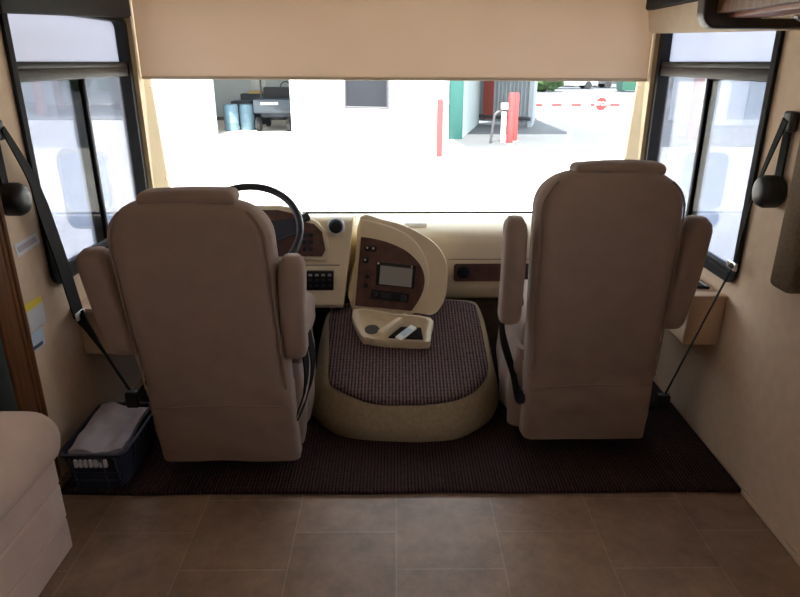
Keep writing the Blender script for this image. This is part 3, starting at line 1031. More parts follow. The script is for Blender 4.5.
# ================================================================ SIDE LEDGES
def ledge(s, y0, xin, z0, z1, label):
    bm = nb()
    xa, xb = sorted((s * xin, s * 1.199))
    box(bm, xa, xb, y0, 2.68 if s < 0 else 2.925, z0, z1, 0.010, 3)
    r = mk('side_ledge', bm, 'wall', label=label, cat='ledge')
    bm = nb(); box(bm, xa - 0.002, xb, y0 - 0.002, 2.2, z1 - 0.012, z1 + 0.004, 0.004) if s < 0 else box(bm, xa, xb + 0.0, y0 - 0.003, 2.2, z1 - 0.012, z1 + 0.004, 0.004)
    mk('top_edge', bm, 'wall', r)
    return r
ledge(-1, 2.245, 1.02, 0.342, 0.545, 'tan box ledge on the wall under the left side window')
rl = ledge(1, 2.16, 1.065, 0.412, 0.605, 'tan box ledge on the wall under the right side window')
bm = nb(); lp = [(1.085, 2.26), (1.165, 2.24), (1.165, 2.45), (1.085, 2.45)]
tube(bm, [(a, b, 0.612) for a, b in lp], 0.006, 6, True)
prism(bm, [(a, b, 0.606) for a, b in lp], (0, 0, 0.003)); mk('cup_recess', bm, 'black', rl)

# ================================================================ SEAT BELTS
def belt(s, anchor, mid, retr, lower, floorp, label, widths, tongue_i):
    root = thing('seat_belt', (s * 1.18, retr[1], retr[2]), label, 'seat belt')
    pts = smooth_pts([anchor] + mid + [lower], 5)
    k = len(pts)
    ww = []
    for i in range(k):
        t = i / (k - 1)
        w = widths[0] + (widths[1] - widths[0]) * min(1, t * 2.2)
        d = (pts[min(i + 1, k - 1)] - pts[max(i - 1, 0)]).normalized()
        ww.append(d.cross(V((1, 0, 0))).normalized() * w if s < 0 else (d.cross(V((1, 0, 0))).normalized() * w))
    bm = nb(); ribbon(bm, pts, ww, 0.005); mk('webbing', bm, 'softblack', root)
    bm = nb(); pts2 = smooth_pts([lower, floorp], 4)
    ribbon(bm, pts2, [V((-s * 0.8, 0.0, -s * 0.6)).normalized() * max(0.008, widths[2] * (1 - 1.8 * q / (len(pts2) - 1))) for q in range(len(pts2))], 0.007); mk('lower_webbing', bm, 'softblack', root)
    # retractor housing
    bm = nb()
    lathe(bm, [(0.045, 0), (0.051, 0.008), (0.051, 0.046), (0.044, 0.060), (0.03, 0.068), (0.01, 0.069)], (s * 1.199, retr[1], retr[2]), (-s, 0, 0), 24); mk('retractor', bm, 'black', root)
    bm = nb(); xa, xb = sorted((s * 1.185, s * 1.192)); box(bm, xa, xb, retr[1] - 0.018, retr[1] + 0.016, retr[2], anchor[2]); mk('reel_webbing', bm, 'softblack', root)
    # upper guide
    bm = nb(); xa, xb = sorted((s * 1.17, s * 1.199)); box(bm, xa, xb, anchor[1] - 0.025, anchor[1] + 0.02, anchor[2] - 0.035, anchor[2] + 0.025, 0.008, 3); mk('guide_loop', bm, 'black', root)
    # tongue
    lw = V(lower)
    bm = nb(); xa, xb = sorted((lower[0] - s * 0.012, lower[0] - s * 0.002))
    box(bm, xa, xb, lower[1] - 0.03, lower[1] + 0.03, lower[2] - 0.02, lower[2] + 0.01, 0.004); tg = mk('tongue', bm, 'chrome' if s > 0 else 'white', root)
    bm = nb(); lathe(bm, [(0.010, 0), (0.010, 0.003)], (lower[0] - s * 0.0125, lower[1] - 0.01, lower[2] - 0.004), (-s, 0, 0), 14); mk('tongue_slot', bm, 'black', tg)
    # floor anchor
    bm = nb(); fx, fy, fz = floorp
    box(bm, fx - 0.022, fx + 0.022, fy - 0.015, fy + 0.012, fz - 0.05, fz + 0.012, 0.007, 3); tube(bm, [(fx, fy, fz - 0.04), (fx - s * 0.035, fy + 0.03, fz - 0.06)], 0.010, 8); mk('buckle', bm, 'black', root)
    return root

belt(-1, (-1.165, 1.965, 1.215), [(-1.165, 2.06, 1.06), (-1.16, 2.08, 0.97), (-1.155, 2.11, 0.83), (-1.15, 2.125, 0.735)], (-1.185, 1.955, 1.005), (-1.15, 2.165, 0.545), (-0.915, 1.975, 0.320),
     'black seat belt on the left wall beside the sofa and window', (0.02, 0.070, 0.05), 3)
belt(1, (1.17, 1.975, 1.238), [(1.168, 2.02, 1.12), (1.168, 2.065, 0.99), (1.168, 2.09, 0.86)], (1.18, 1.985, 1.02), (1.166, 2.10, 0.748), (0.985, 2.075, 0.245),
     'thin black seat belt on the right wall beside the side window', (0.030, 0.010, 0.008), 3)

# ================================================================ STICKERS
def wall_quad(bm, px, x, th=0.0012):
    pts = [atx(a, b, x) for a, b in px]
    prism(bm, pts, (0.001, 0, 0))
bm = nb(); wall_quad(bm, [(14, 245), (36, 232), (40, 242), (18, 258)], -1.199)
s1 = mk('sticker', bm, 'sticker', label='pale grey sticker on the left wall below the belt reel', cat='sticker')
bm = nb(); wall_quad(bm, [(17, 247.5), (35, 236.5), (37, 241), (19.5, 252.5)], -1.1978); mk('faded_print', bm, 'paper', s1)
bm = nb(); wall_quad(bm, [(25.5, 309), (42, 300), (46, 321), (31, 333)], -1.199)
s2 = mk('sticker', bm, 'sticker', label='yellow topped white and blue sticker on the left wall', cat='sticker')
bm = nb(); wall_quad(bm, [(24.5, 305), (40.5, 295.5), (41.5, 302), (26, 313)], -1.1982); mk('yellow_band', bm, 'yellow', s2)
bm = nb(); wall_quad(bm, [(31, 334), (42, 326), (45, 343), (33, 353)], -1.1982); bp_ = mk('blue_patch', bm, 'bluestick', s2)
bm = nb(); wall_quad(bm, [(33.5, 347), (42.5, 340.5), (43, 344), (34, 350.5)], -1.1968); mk('dark_mark', bm, 'inkdark', bp_)

# ================================================================ BASKET
bk = thing('storage_basket', (-1.03, 2.0, 0.0185), 'dark navy plastic basket on the carpet left of the chair', 'basket')
def bring(z, g):
    t = (z - 0.0195) / 0.15
    w, d = 0.175 + 0.045 * t - g, 0.30 + 0.05 * t - g
    return [V((-1.025 + a, 2.012 + b, z)) for a, b in rrect(w, d, 0.03, 4, 8)]
bm = nb()
loft(bm, [bring(0.0195, 0), bring(0.06, 0), bring(0.11, 0), bring(0.150, 0), bring(0.158, -0.014), bring(0.166, -0.014), bring(0.166, 0.006), bring(0.03, 0.010)])
body = mk('basket_body', bm, 'basket', bk, 40)
# solid pale blocks coloured as light showing through the basket slots
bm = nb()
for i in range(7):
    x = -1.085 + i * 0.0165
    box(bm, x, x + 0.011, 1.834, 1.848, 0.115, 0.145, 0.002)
mk('lit_slot_row', bm, 'sticker', body)
bm = nb()
for z in (0.05, 0.085):
    tube(bm, [(-1.11, 1.858 - (z - .02) * .17, z), (-0.94, 1.858 - (z - .02) * .17, z)], 0.004, 6)
for x in (-1.10, -0.995, -0.95):
    tube(bm, [(x, 1.860, 0.022), (x, 1.836, 0.15)], 0.005, 6)
for yy in [1.93 + 0.035 * i for i in range(8)]:
    tube(bm, [(-0.940, yy, 0.022), (-0.918, yy, 0.15)], 0.004, 6)
mk('rib', bm, 'basket', body)
bm = nb()
rings = []
t = bmesh.new()
N = 16
g = [[t.verts.new((-1.118 + 0.185 * i / N, 1.872 + 0.28 * j / N, 0.158 + 0.022 * (j / N) + 0.010 * noise.noise(V((i * 0.35, j * 0.3, 2))) + 0.008 * math.sin(i * 0.5))) for j in range(N + 1)] for i in range(N + 1)]
for i in range(N):
    for j in range(N):
        t.faces.new((g[i][j], g[i + 1][j], g[i + 1][j + 1], g[i][j + 1]))
ex = bmesh.ops.extrude_face_region(t, geom=t.faces[:])
for v in ex['geom']:
    if isinstance(v, bmesh.types.BMVert):
        v.co.z -= 0.02
merge(bm, t)
mk('folded_cloth', bm, 'paper', label='folded pale lilac cloth lying in the navy basket', cat='cloth', sharp=60)

# ================================================================ SOFA
sf = thing('sofa', (-1.45, 0.3, 0.0), 'rose beige sofa at the lower left edge of the photo', 'sofa')
def ext_y(bm, prof, y0, y1, n=24, endr=0.04):
    """profile in x,z run along y, ends rounded"""
    c = V((sum(p[0] for p in prof) / len(prof), 0, sum(p[1] for p in prof) / len(prof)))
    rings = []
    ys = [(y0, .86), (y0 + endr * .3, .95), (y0 + endr, 1.0)] + [(y0 + endr + (y1 - y0 - 2 * endr) * i / n, 1.0) for i in range(1, n)] + [(y1 - endr, 1.0), (y1 - endr * .3, .96), (y1, .86)]
    for y, k in ys:
        rings.append([V((c.x + (a - c.x) * k + 0.003 * noise.noise(V((a * 9, y * 5, b * 9))), y, c.z + (b - c.z) * k + 0.004 * noise.noise(V((y * 4, a * 6, b * 7)))) ) for a, b in prof])
    loft(bm, rings)
def rp(x0, x1, z0, z1, r, sk=0.0):
    return [((x0 + x1) / 2 + a + sk * b, (z0 + z1) / 2 + b) for a, b in rrect(x1 - x0, z1 - z0, r, 6, 3)]
bm = nb(); ext_y(bm, rp(-1.75, -0.992, 0.003, 0.118, 0.010), -1.0, 1.60, 24, 0.015); mk('base_panel', bm, 'sofa', sf, 60)
bm = nb(); ext_y(bm, rp(-1.75, -0.990, 0.116, 0.237, 0.010), -1.0, 1.605, 24, 0.02); mk('front_panel', bm, 'sofa', sf, 60)
bm = nb(); ext_y(bm, rp(-1.75, -0.990, 0.235, 0.335, 0.010), -1.0, 1.605, 24, 0.02); mk('front_panel', bm, 'sofa', sf, 60)
bm = nb(); ext_y(bm, rp(-1.75, -0.950, 0.322, 0.475, 0.07), -1.0, 1.61, 24, 0.05); mk('seat_cushion', bm, 'sofa', sf, 60)
bm = nb(); ext_y(bm, rp(-1.97, -1.66, 0.30, 0.90, 0.09), -1.0, 1.60, 24, 0.05); mk('backrest', bm, 'sofa', sf, 60)

# ================================================================ ROLLER BLIND AND VALANCES
bm = nb()
rb = thing('roller_blind', (0, 3.13, 1.33), 'wide beige roller blind half covering the windscreen', 'blind')
box(bm, -1.163, 1.165, 3.118, 3.121, 1.332, 1.90, 0, 1, lambda c: V((c.x, c.y + 0.004 * math.sin(c.x * 2.3 + 0.5) + 0.003 * math.sin(c.x * 5), c.z - 0.005 * c.x)), 24)
mk('fabric', bm, 'blind', rb)
bm = nb(); box(bm, -1.163, 1.165, 3.113, 3.126, 1.320, 1.334, 0.003, 2, lambda c: V((c.x, c.y + 0.004 * math.sin(c.x * 2.3 + 0.5) + 0.003 * math.sin(c.x * 5), c.z - 0.005 * c.x)), 10); mk('hem_bar', bm, 'valance', rb)
bm = nb(); lathe(bm, [(0.03, 0), (0.03, 2.326)], (-1.163, 3.135, 1.92), (1, 0, 0), 20); mk('roller_tube', bm, 'valance', rb)
# cassettes over the side windows
bm = nb(); box(bm, -1.199, -1.165, 2.09, 3.10, 1.56, 1.76, 0.008, 2, lambda c: V((c.x, c.y, c.z + (0.046 * (c.y - 2.6) if c.z < 1.6 else 0))))
mk('blind_cassette', bm, 'blackcloth', label='black blind cassette above the left side window', cat='blind cassette')
bm = nb(); prism(bm, [(1.199, 2.035, 1.508), (1.150, 2.035, 1.508), (1.140, 2.035, 1.520), (1.125, 2.035, 1.612), (1.199, 2.035, 1.612)], (0, 1.065, 0), 0.004)
for v in bm.verts:
    if v.co.z < 1.57:
        v.co.z += 0.030 * (v.co.y - 2.7)
mk('window_valance', bm, 'valance', label='beige valance above the right side window', cat='valance')
bm = nb(); box(bm, 1.105, 1.199, 2.06, 3.09, 1.614, 1.80, 0.010, 2)
mk('blind_cassette', bm, 'blackcloth', label='black blind cassette above the beige valance on the right', cat='blind cassette')

# ================================================================ OVERHEAD CABINET (right, near)
oc = thing('overhead_cabinet', (1.05, 1.5, 1.5), 'wooden overhead cabinet at the upper right with dark rounded end', 'cabinet')
bm = nb()
ZB = 1.490
end = [(1.198, ZB), (0.925, ZB)] + [(0.925 - 0.045 * math.sin(q * PI / 12), ZB + 0.045 - 0.045 * math.cos(q * PI / 12)) for q in range(1, 7)] + [(0.868, 1.70), (0.868, 1.85), (1.198, 1.85)]
prism(bm, [(a, 1.985, b) for a, b in end], (0, 0.045, 0), 0.008, 3); mk('end_panel', bm, 'darkwood', oc)
bm = nb(); box(bm, 0.915, 0.945, 0.6, 1.984, 1.530, 1.85, 0.003); mk('door', bm, 'wood', oc)
bm = nb(); box(bm, 0.946, 1.045, 0.6, 1.984, 1.518, 1.56, 0.004); mk('bottom_rail', bm, 'redwood', oc)
bm = nb(); box(bm, 1.046, 1.198, 0.6, 1.984, 1.516, 1.57); mk('underside', bm, 'valance', oc)
bm = nb(); box(bm, 1.046, 1.198, 0.6, 1.984, 1.571, 1.85); mk('cabinet_body', bm, 'wood', oc)
bm = nb(); p = V((1.1, 1.83, 1.514)); tube(bm, [p + V((-.05, 0, 0)), p + V((-.02, 0, -.012)), p + V((.03, 0, -.012)), p + V((.05, 0, 0))], 0.006, 8); mk('catch', bm, 'chrome', oc)

# ================================================================ PADDED WINDOW SURROUND (right)
lb = thing('window_surround', (1.17, 1.8, 0.76), 'brown tweed padded window surround at the right edge', 'window surround')
bm = nb(); box(bm, 1.13, 1.199, 1.735, 1.835, 0.765, 1.365, 0.018, 3); mk('padded_side', bm, 'padfabric', lb)
bm = nb(); box(bm, 1.17, 1.199, 0.85, 1.734, 0.765, 0.795, 0.008, 3); mk('padded_sill', bm, 'padfabric', lb)
bm = nb(); box(bm, 1.13, 1.199, 1.40, 1.85, 1.367, 1.46, 0.010, 3); mk('wood_cornice', bm, 'wood', lb)
bm = nb(); box(bm, 1.165, 1.172, 1.48, 1.734, 0.791, 1.366); mk('drawn_shade', bm, 'shade', lb)

# ================================================================ OUTDOORS
G = -0.75
bm = nb(); box(bm, -60, 60, -25, 26.2, G - 0.3, G); struct('ground', bm, 'concrete')
bm = nb(); prism(bm, [(1.9, 17.5, G), (16, 17.5, G), (16, 26.0, G), (4.4, 26.0, G), (3.0, 24.6, G), (1.7, 19.5, G)], (0, 0, 0.012)); struct('asphalt', bm, 'asphalt')
bm = nb(); box(bm, -60, 60, 26.2, 27.6, G - 0.3, G + 0.06); struct('sidewalk', bm, 'walk')
bm = nb(); box(bm, -60, 60, 27.6, 80, G - 0.3, G - 0.02); struct('street', bm, 'street')
bm = nb(); box(bm, -60, 60, 34.5, 40.5, G - 0.3, G + 0.05); struct('far_sidewalk', bm, 'walk')
bm = nb(); p0, p1 = atz(563, 148, G), atz(575, 118, G)
prism(bm, [(p0.x - .06, p0.y, G + 0.0125), (p0.x + .06, p0.y, G + 0.0125), (p1.x + .06, p1.y, G + 0.0125), (p1.x - .06, p1.y, G + 0.0125)], (0, 0, 0.004)); struct('lane_stripe', bm, 'paint')

def wallseg(bm, p, q, z0, z1, th=0.2):
    p, q = V((*p, 0)), V((*q, 0))
    d = (q - p).normalized()
    n = V((-d.y, d.x, 0)) * th
    prism(bm, [V((p.x, p.y, z0)), V((q.x, q.y, z0)), V((q.x, q.y, z1)), V((p.x, p.y, z1))], n)

# main white building with the open garage
H = 4.2
mb = thing('white_building', (-2.5, 20, G), 'white stucco building with an open garage door, seen through the windscreen', 'building')
bm = nb(); wallseg(bm, (-7.6, 20.4), (-5.62, 20.4), G, G + H); wallseg(bm, (-5.62, 20.4), (-3.1, 19.8), G + 3.0, G + H); mk('garage_front', bm, 'stucco', mb)
bm = nb(); wallseg(bm, (-3.1, 19.8), (-1.715, 17.2), G, G + H); mk('angled_wall', bm, 'stucco', mb)
bm = nb(); wallseg(bm, (-1.715, 17.2), (1.05, 16.55), G, G + H); mk('front_wall', bm, 'stucco', mb)
bm = nb(); wallseg(bm, (1.05, 16.55), (1.45, 19.4), G, G + H); mk('end_wall', bm, 'stucco', mb)
bm = nb(); wallseg(bm, (-7.6, 27.5), (-7.6, 20.4), G, G + H, -0.2); wallseg(bm, (-7.6, 27.0), (1.5, 27.0), G, G + H); wallseg(bm, (-2.6, 20.2), (-2.6, 27.0), G, G + H, -0.2); mk('garage_wall', bm, 'garagewall', mb)
bm = nb(); prism(bm, [(-7.7, 20.3, G + H), (-3.1, 19.7, G + H), (-1.75, 17.1, G + H), (1.1, 16.45, G + H), (1.5, 19.4, G + H), (1.5, 27.3, G + H), (-7.7, 27.5, G + H)], (0, 0, 0.2)); mk('roof', bm, 'stucco', mb)
bm = nb(); wallseg(bm, (-5.75, 20.36), (-5.55, 20.36), G, G + 3.0, 0.3); mk('door_jamb', bm, 'jamb', mb)
d = (V((1.05, 16.55, 0)) - V((-1.715, 17.2, 0))).normalized(); nn = V((d.y, -d.x, 0))
WPn = nn; WPp = V((-1.715, 17.2, 0)) + nn * 0.03
wq = [on(a, b, WPp, WPn) for a, b in ((345.5, 60), (388, 60), (388, 108), (345.5, 107))]
bm = nb(); prism(bm, wq, -nn * 0.06); wp = mk('window', bm, 'winglass', mb)
bm = nb()
tube(bm, [q + nn * 0.01 for q in wq], 0.045, 6, True); mk('window_frame', bm, 'darkmetal', wp)
bm = nb(); wq = [on(a, b, WPp, WPn) for a, b in ((413, 133), (433, 133), (433, 152), (413, 151))]
prism(bm, wq, -nn * 0.05); mk('access_panel', bm, 'jamb', mb) if False else bm.free()
bm = nb(); pa, pb = on(411.5, 134, WPp, WPn), on(411.5, 151.5, WPp, WPn)
tube(bm, [pa + nn * .04, pb + nn * .04], 0.03, 6); pa2, pb2 = on(416, 132.5, WPp, WPn), on(433, 133, WPp, WPn)
tube(bm, [pa2 + nn * .02, pb2 + nn * .02], 0.015, 6); mk('wall_pipe', bm, 'jamb', mb)
# teal corner post
bm = nb(); box(bm, 1.58, 1.98, 19.35, 19.55, G, G + 3.2, 0.02)
gp_ = mk('corner_post', bm, 'greenpost', label='teal green post at the corner of the covered walkway', cat='post')
# covered walkway building
cb = thing('grey_building', (3.4, 24, G), 'pale grey metal sided building with a roofed walkway, right of the white building', 'building')
bm = nb(); wallseg(bm, (2.0, 19.6), (3.1, 24.4), G, G + 3.4, 0.15); mk('side_wall', bm, 'bluewall', cb)
bm = nb()
a, b = V((3.1, 24.4, 0)), V((4.75, 22.95, 0))
wallseg(bm, (a.x, a.y), (b.x, b.y), G + 0.12, G + 3.4, 0.15)
d = (b - a).normalized(); nn = V((d.y, -d.x, 0))
for i in range(1, 14):
    p = a + d * (b - a).length * i / 14
    tube(bm, [(p.x + nn.x * .02, p.y + nn.y * .02, G + 0.12), (p.x + nn.x * .02, p.y + nn.y * .02, G + 3.4)], 0.03, 6)
mk('metal_siding', bm, 'siding', cb)
bm = nb(); wallseg(bm, (4.75, 22.95), (5.5, 26.0), G, G + 3.4, 0.15); mk('end_wall', bm, 'siding', cb)
bm = nb(); p, q = a + nn * .1, b + nn * .1
tube(bm, [(p.x, p.y, G + 0.30), (q.x, q.y, G + 0.30)], 0.06, 6); mk('base_rail', bm, 'darkmetal', cb)
bm = nb(); q = a + d * 0.42 + nn * 0.06
wallseg(bm, (q.x - d.x * .20, q.y - d.y * .20), (q.x + d.x * .20, q.y + d.y * .20), G + 0.22, G + 3.4, -0.06); mk('red_column', bm, 'brickred', cb)
bm = nb(); prism(bm, [(1.72, 18.6, G + 3.4), (5.4, 18.6, G + 3.4), (5.4, 23.2, G + 3.4), (5.6, 26.2, G + 3.4), (3.3, 26.2, G + 3.4), (1.85, 19.9, G + 3.4)], (0, 0, 0.18)); mk('walkway_roof', bm, 'siding', cb)

# bollards
def bollard(x, y, top, r, label, m='redpaint', group='red bollards', name='bollard'):
    bm = nb(); lathe(bm, [(r, 0), (r, top - G - r * 0.8), (r * 0.85, top - G - r * 0.3), (r * 0.45, top - G)], (x, y, G), (0, 0, 1), 18)
    o = mk(name, bm, m, label=label, cat='bollard' if name == 'bollard' else 'post', group=group)
    bm = nb(); lathe(bm, [(r * 1.7, 0.0005), (r * 1.7, 0.03), (r * 1.02, 0.04)], (x, y, G), (0, 0, 1), 18); mk('collar', bm, 'walk', o)
    return o
bollard(1.045, 15.49, 0.60, 0.075, 'red bollard standing in front of the white building corner')
bollard(3.17, 18.15, 0.63, 0.085, 'red bollard nearest the camera beside the white gate keypad')
bollard(3.40, 18.75, 0.60, 0.085, 'red bollard behind another one beside the gate keypad')
bollard(5.83, 28.6, 1.3, 0.10, 'rust red post where the barrier arm starts', 'brickred', None, 'gate_post')
# keypad pedestal and black hoop rail
kp = thing('gate_keypad', (3.0, 18.5, G), 'white gate keypad pedestal left of the red bollards', 'keypad')
bm = nb(); box(bm, 2.985, 3.115, 18.52, 18.64, G, 0.10, 0.01); mk('pedestal', bm, 'white', kp)
bm = nb(); box(bm, 2.95, 3.16, 18.45, 18.60, 0.16, 0.33, 0.02); mk('keypad_box', bm, 'white', kp)
bm = nb(); box(bm, 3.02, 3.08, 18.54, 18.62, 0.09, 0.17); mk('neck', bm, 'darkmetal', kp)
bm = nb(); tube(bm, smooth_pts([(2.66, 18.3, G), (2.72, 18.3, -0.2), (2.74, 18.3, 0.0), (2.82, 18.32, 0.10), (2.92, 18.35, 0.12)], 5), 0.035, 8)
mk('hoop_rail', bm, 'darkmetal', label='black bent pipe rail beside the white gate keypad', cat='rail')
# barrier gate
bg = thing('barrier_gate', (5.3, 28.4, G), 'red and white striped barrier arm across the driveway', 'barrier')
bm = nb(); box(bm, 5.2, 5.55, 28.3, 28.6, G, G + 0.95, 0.02); mk('motor_box', bm, 'white', bg)
bm = nb(); tube(bm, [(4.9, 28.25, -0.29), (9.7, 28.25, -0.29)], 0.045, 8); mk('arm', bm, 'white', bg)
for i in range(6):
    x = 5.0 + i * 0.82
    bm = nb(); tube(bm, [(x, 28.25, -0.29), (x + 0.42, 28.25, -0.29)], 0.048, 8); mk('red_stripe', bm, 'redpaint', bg)
sx = 8.72
def octa(r, y):
    return [V((sx + r * math.cos(PI / 8 + i * PI / 4), y, -0.26 + r * math.sin(PI / 8 + i * PI / 4))) for i in range(8)]
bm = nb(); prism(bm, octa(0.30, 28.16), (0, 0.02, 0)); sg = mk('stop_sign', bm, 'white', bg)
bm = nb(); prism(bm, octa(0.275, 28.152), (0, 0.006, 0)); mk('sign_face', bm, 'redpaint', sg)
fc = bpy.data.curves.new('lettering', 'FONT'); fc.body = 'STOP'; fc.size = 0.22; fc.align_x = 'CENTER'; fc.align_y = 'CENTER'; fc.extrude = 0.002
fo = bpy.data.objects.new('tmp_text', fc); C.objects.link(fo)
dg = bpy.context.evaluated_depsgraph_get()
me = bpy.data.meshes.new_from_object(fo.evaluated_get(dg))
bm = nb(); bm.from_mesh(me); bpy.data.objects.remove(fo)
for v in bm.verts:
    x, y, z = v.co
    v.co = V((sx + x, 28.148 - z, -0.26 + y))
mk('lettering', bm, 'white', sg)

# things in the garage
def barrel(x, y, h, r, label):
    bm = nb(); z = G + 0.002
    lathe(bm, [(r * .94, 0), (r, 0.03), (r, h * .32), (r * 1.04, h * .34), (r, h * .36), (r, h * .64), (r * 1.04, h * .66), (r, h * .68), (r, h - .03), (r * .94, h)], (x, y, z), (0, 0, 1), 24)
    o = mk('barrel', bm, 'barrel', label=label, cat='barrel', group='barrels in the garage')
    bm = nb(); lathe(bm, [(r * .9, h), (r * .92, h + .04), (r * .3, h + .05)], (x, y, z), (0, 0, 1), 24); mk('lid', bm, 'barrel', o)
barrel(-5.45, 22.1, 0.80, 0.24, 'blue grey barrel at the garage door jamb, leftmost in the garage')
barrel(-4.98, 22.35, 0.78, 0.24, 'blue grey barrel beside the cart in the garage')
bm = nb(); box(bm, -5.75, -5.05, 23.4, 24.0, G + .002, 0.12, 0.03); mk('storage_bin', bm, 'cartbed', label='dark storage bin behind the barrels in the garage', cat='bin')
bm = nb(); box(bm, -5.75, -5.15, 26.9, 26.98, 0.25, 1.05, 0.01); mk('wall_cabinet', bm, 'white', label='pale cabinet on the garage back wall above the barrels', cat='cabinet')
bm = nb(); box(bm, -5.6, -4.75, 24.3, 24.9, G + .002, 0.32, 0.02); mk('workbench', bm, 'cartbed', label='grey workbench behind the cart in the garage', cat='workbench')
bm = nb(); box(bm, -5.3, -4.8, 24.35, 24.65, 0.3215, 0.42, 0.01); mk('crate', bm, 'amber', label='amber crate on the garage workbench', cat='crate')
ct = thing('utility_cart', (-4.0, 22.0, G), 'dark blue utility cart parked in the open garage', 'cart')
bm = nb(); box(bm, -4.55, -3.35, 21.4, 22.3, -0.15, 0.28, 0.04); mk('cargo_bed', bm, 'cartbed', ct)
bm = nb(); box(bm, -4.5, -3.35, 22.3, 23.8, -0.35, 0.15, 0.05); box(bm, -4.5, -3.4, 23.1, 23.9, 0.1, 0.40, 0.06); mk('cart_body', bm, 'cart', ct)
bm = nb(); box(bm, -4.4, -3.45, 22.45, 22.6, 0.15, 0.62, 0.04); box(bm, -4.4, -3.45, 22.5, 23.0, 0.10, 0.25, 0.04); mk('cart_seat', bm, 'rubber', ct)
for x in (-4.48, -3.42):
    bm = nb(); tube(bm, [(x, 22.4, 0.1), (x + 0.02, 22.5, 1.3)], 0.03, 8); mk('canopy_post', bm, 'darkmetal', ct)
bm = nb(); tube(bm, [V((-3.75 + .17 * math.cos(i * PI / 10), 23.1 + .05 * math.sin(i * PI / 10), 0.62 + .15 * math.sin(i * PI / 10))) for i in range(20)], 0.02, 6, True); mk('cart_steering_wheel', bm, 'rubber', ct)
bm = nb(); box(bm, -4.6, -3.3, 22.3, 23.9, 1.3, 1.36, 0.02); mk('canopy', bm, 'cart', ct)
bm = nb(); box(bm, -4.3, -3.75, 21.385, 21.40, 0.12, 0.19); mk('number_plate', bm, 'white', ct)
for x in (-4.5, -3.5):
    for y in (21.85, 23.5):
        bm = nb(); lathe(bm, [(0.17, 0), (0.22, 0.02), (0.22, 0.14), (0.17, 0.16)], (x - 0.08, y, G + 0.225), (1, 0, 0), 20); wl = mk('wheel', bm, 'rubber', ct)
        bm = nb(); lathe(bm, [(0.10, -0.005), (0.10, 0.165)], (x - 0.08, y, G + 0.225), (1, 0, 0), 16); mk('wheel_hub', bm, 'darkmetal', wl)

# street in the distance
def car(x, y, L, h, m, label, name='car'):
    z = G - 0.018
    r = thing(name, (x, y, z), label, 'car', None)
    bm = nb()
    prof = [(-.5, .22), (-.5, .50), (-.46, .58), (-.30, .62), (-.18, .97), (.22, 1.0), (.36, .64), (.48, .58), (.5, .45), (.5, .22)]
    loft(bm, [[V((x + a * L, y + yy, z + b * h)) for a, b in prof] for yy in (-0.9, 0.9)]); mk('body', bm, m, r)
    wpf = [(-.27, .64), (-.17, .92), (.20, .95), (.32, .66)]
    bm = nb(); prism(bm, [V((x + a * L, y - 0.905, z + b * h)) for a, b in wpf], (0, 1.81, 0)); mk('side_glass', bm, 'winglass', r)
    for sx_ in (-.32, .32):
        for yy in (-0.92, 0.72):
            bm = nb(); lathe(bm, [(0.30, 0), (0.32, .02), (0.32, .2), (0.30, .22)], (x + sx_ * L, y + yy, z + 0.32), (0, 1, 0), 18); mk('wheel', bm, 'rubber', r)
car(15.0, 58.0, 4.4, 1.5, 'carwhite', 'white car across the street beside the hedge')
car(17.6, 63.0, 4.2, 1.45, 'carblue', 'blue car across the street behind the white one')
car(20.3, 60.0, 5.0, 1.7, 'cardark', 'dark car across the street left of the dumpster')
dm = thing('dumpster', (19.0, 52.2, G - 0.018), 'green dumpster across the street', 'dumpster')
bm = nb(); z = G - 0.018
loft(bm, [[V((18.8 + a * k, 52.2 + b * k, z + h)) for a, b in ((-1.5, -.8), (1.5, -.8), (1.5, .8), (-1.5, .8))] for k, h in ((.9, 0.12), (1.0, 1.5))]); mk('bin', bm, 'dumpster', dm)
bm = nb(); box(bm, 17.2, 20.4, 51.3, 53.1, z + 1.5, z + 1.58, 0.02); mk('lid', bm, 'darkmetal', dm)
bm = nb(); box(bm, 17.5, 17.7, 51.6, 52.8, z, z + 0.13); box(bm, 19.9, 20.1, 51.6, 52.8, z, z + 0.13); mk('skid', bm, 'darkmetal', dm)
def bush(x, y, r, h, label):
    bm = nb(); t = bmesh.new()
    bmesh.ops.create_icosphere(t, subdivisions=4, radius=1)
    for v in t.verts:
        n = v.co.normalized()
        k = 1 + 0.22 * noise.noise(n * 2.5 + V((x, y, 0))) + 0.16 * noise.noise(n * 8 + V((y, x, 0)))
        v.co = V((x + n.x * r * k, y + n.y * r * k, G - 0.02 + max(0, h / 2 + n.z * h / 2 * k)))
    merge(bm, t)
    mk('bush', bm, 'leaf', label=label, cat='bush', sharp=180)
bush(11.6, 52.5, 1.5, 2.2, 'leafy green bush across the street behind the rust red post')
bush(22.5, 53.0, 1.2, 1.9, 'leafy green bush right of the dumpster')
# street verge building far behind
fb = thing('far_building', (10, 74, G - 0.018), 'long pale building far across the street', 'building')
bm = nb(); box(bm, -30, 50, 72, 79, G - 0.018, G + 4.5); mk('wall', bm, 'bluewall', fb)
bm = nb(); box(bm, -30.3, 50.3, 71.6, 79.3, G + 4.5, G + 4.8); mk('roof', bm, 'siding', fb)

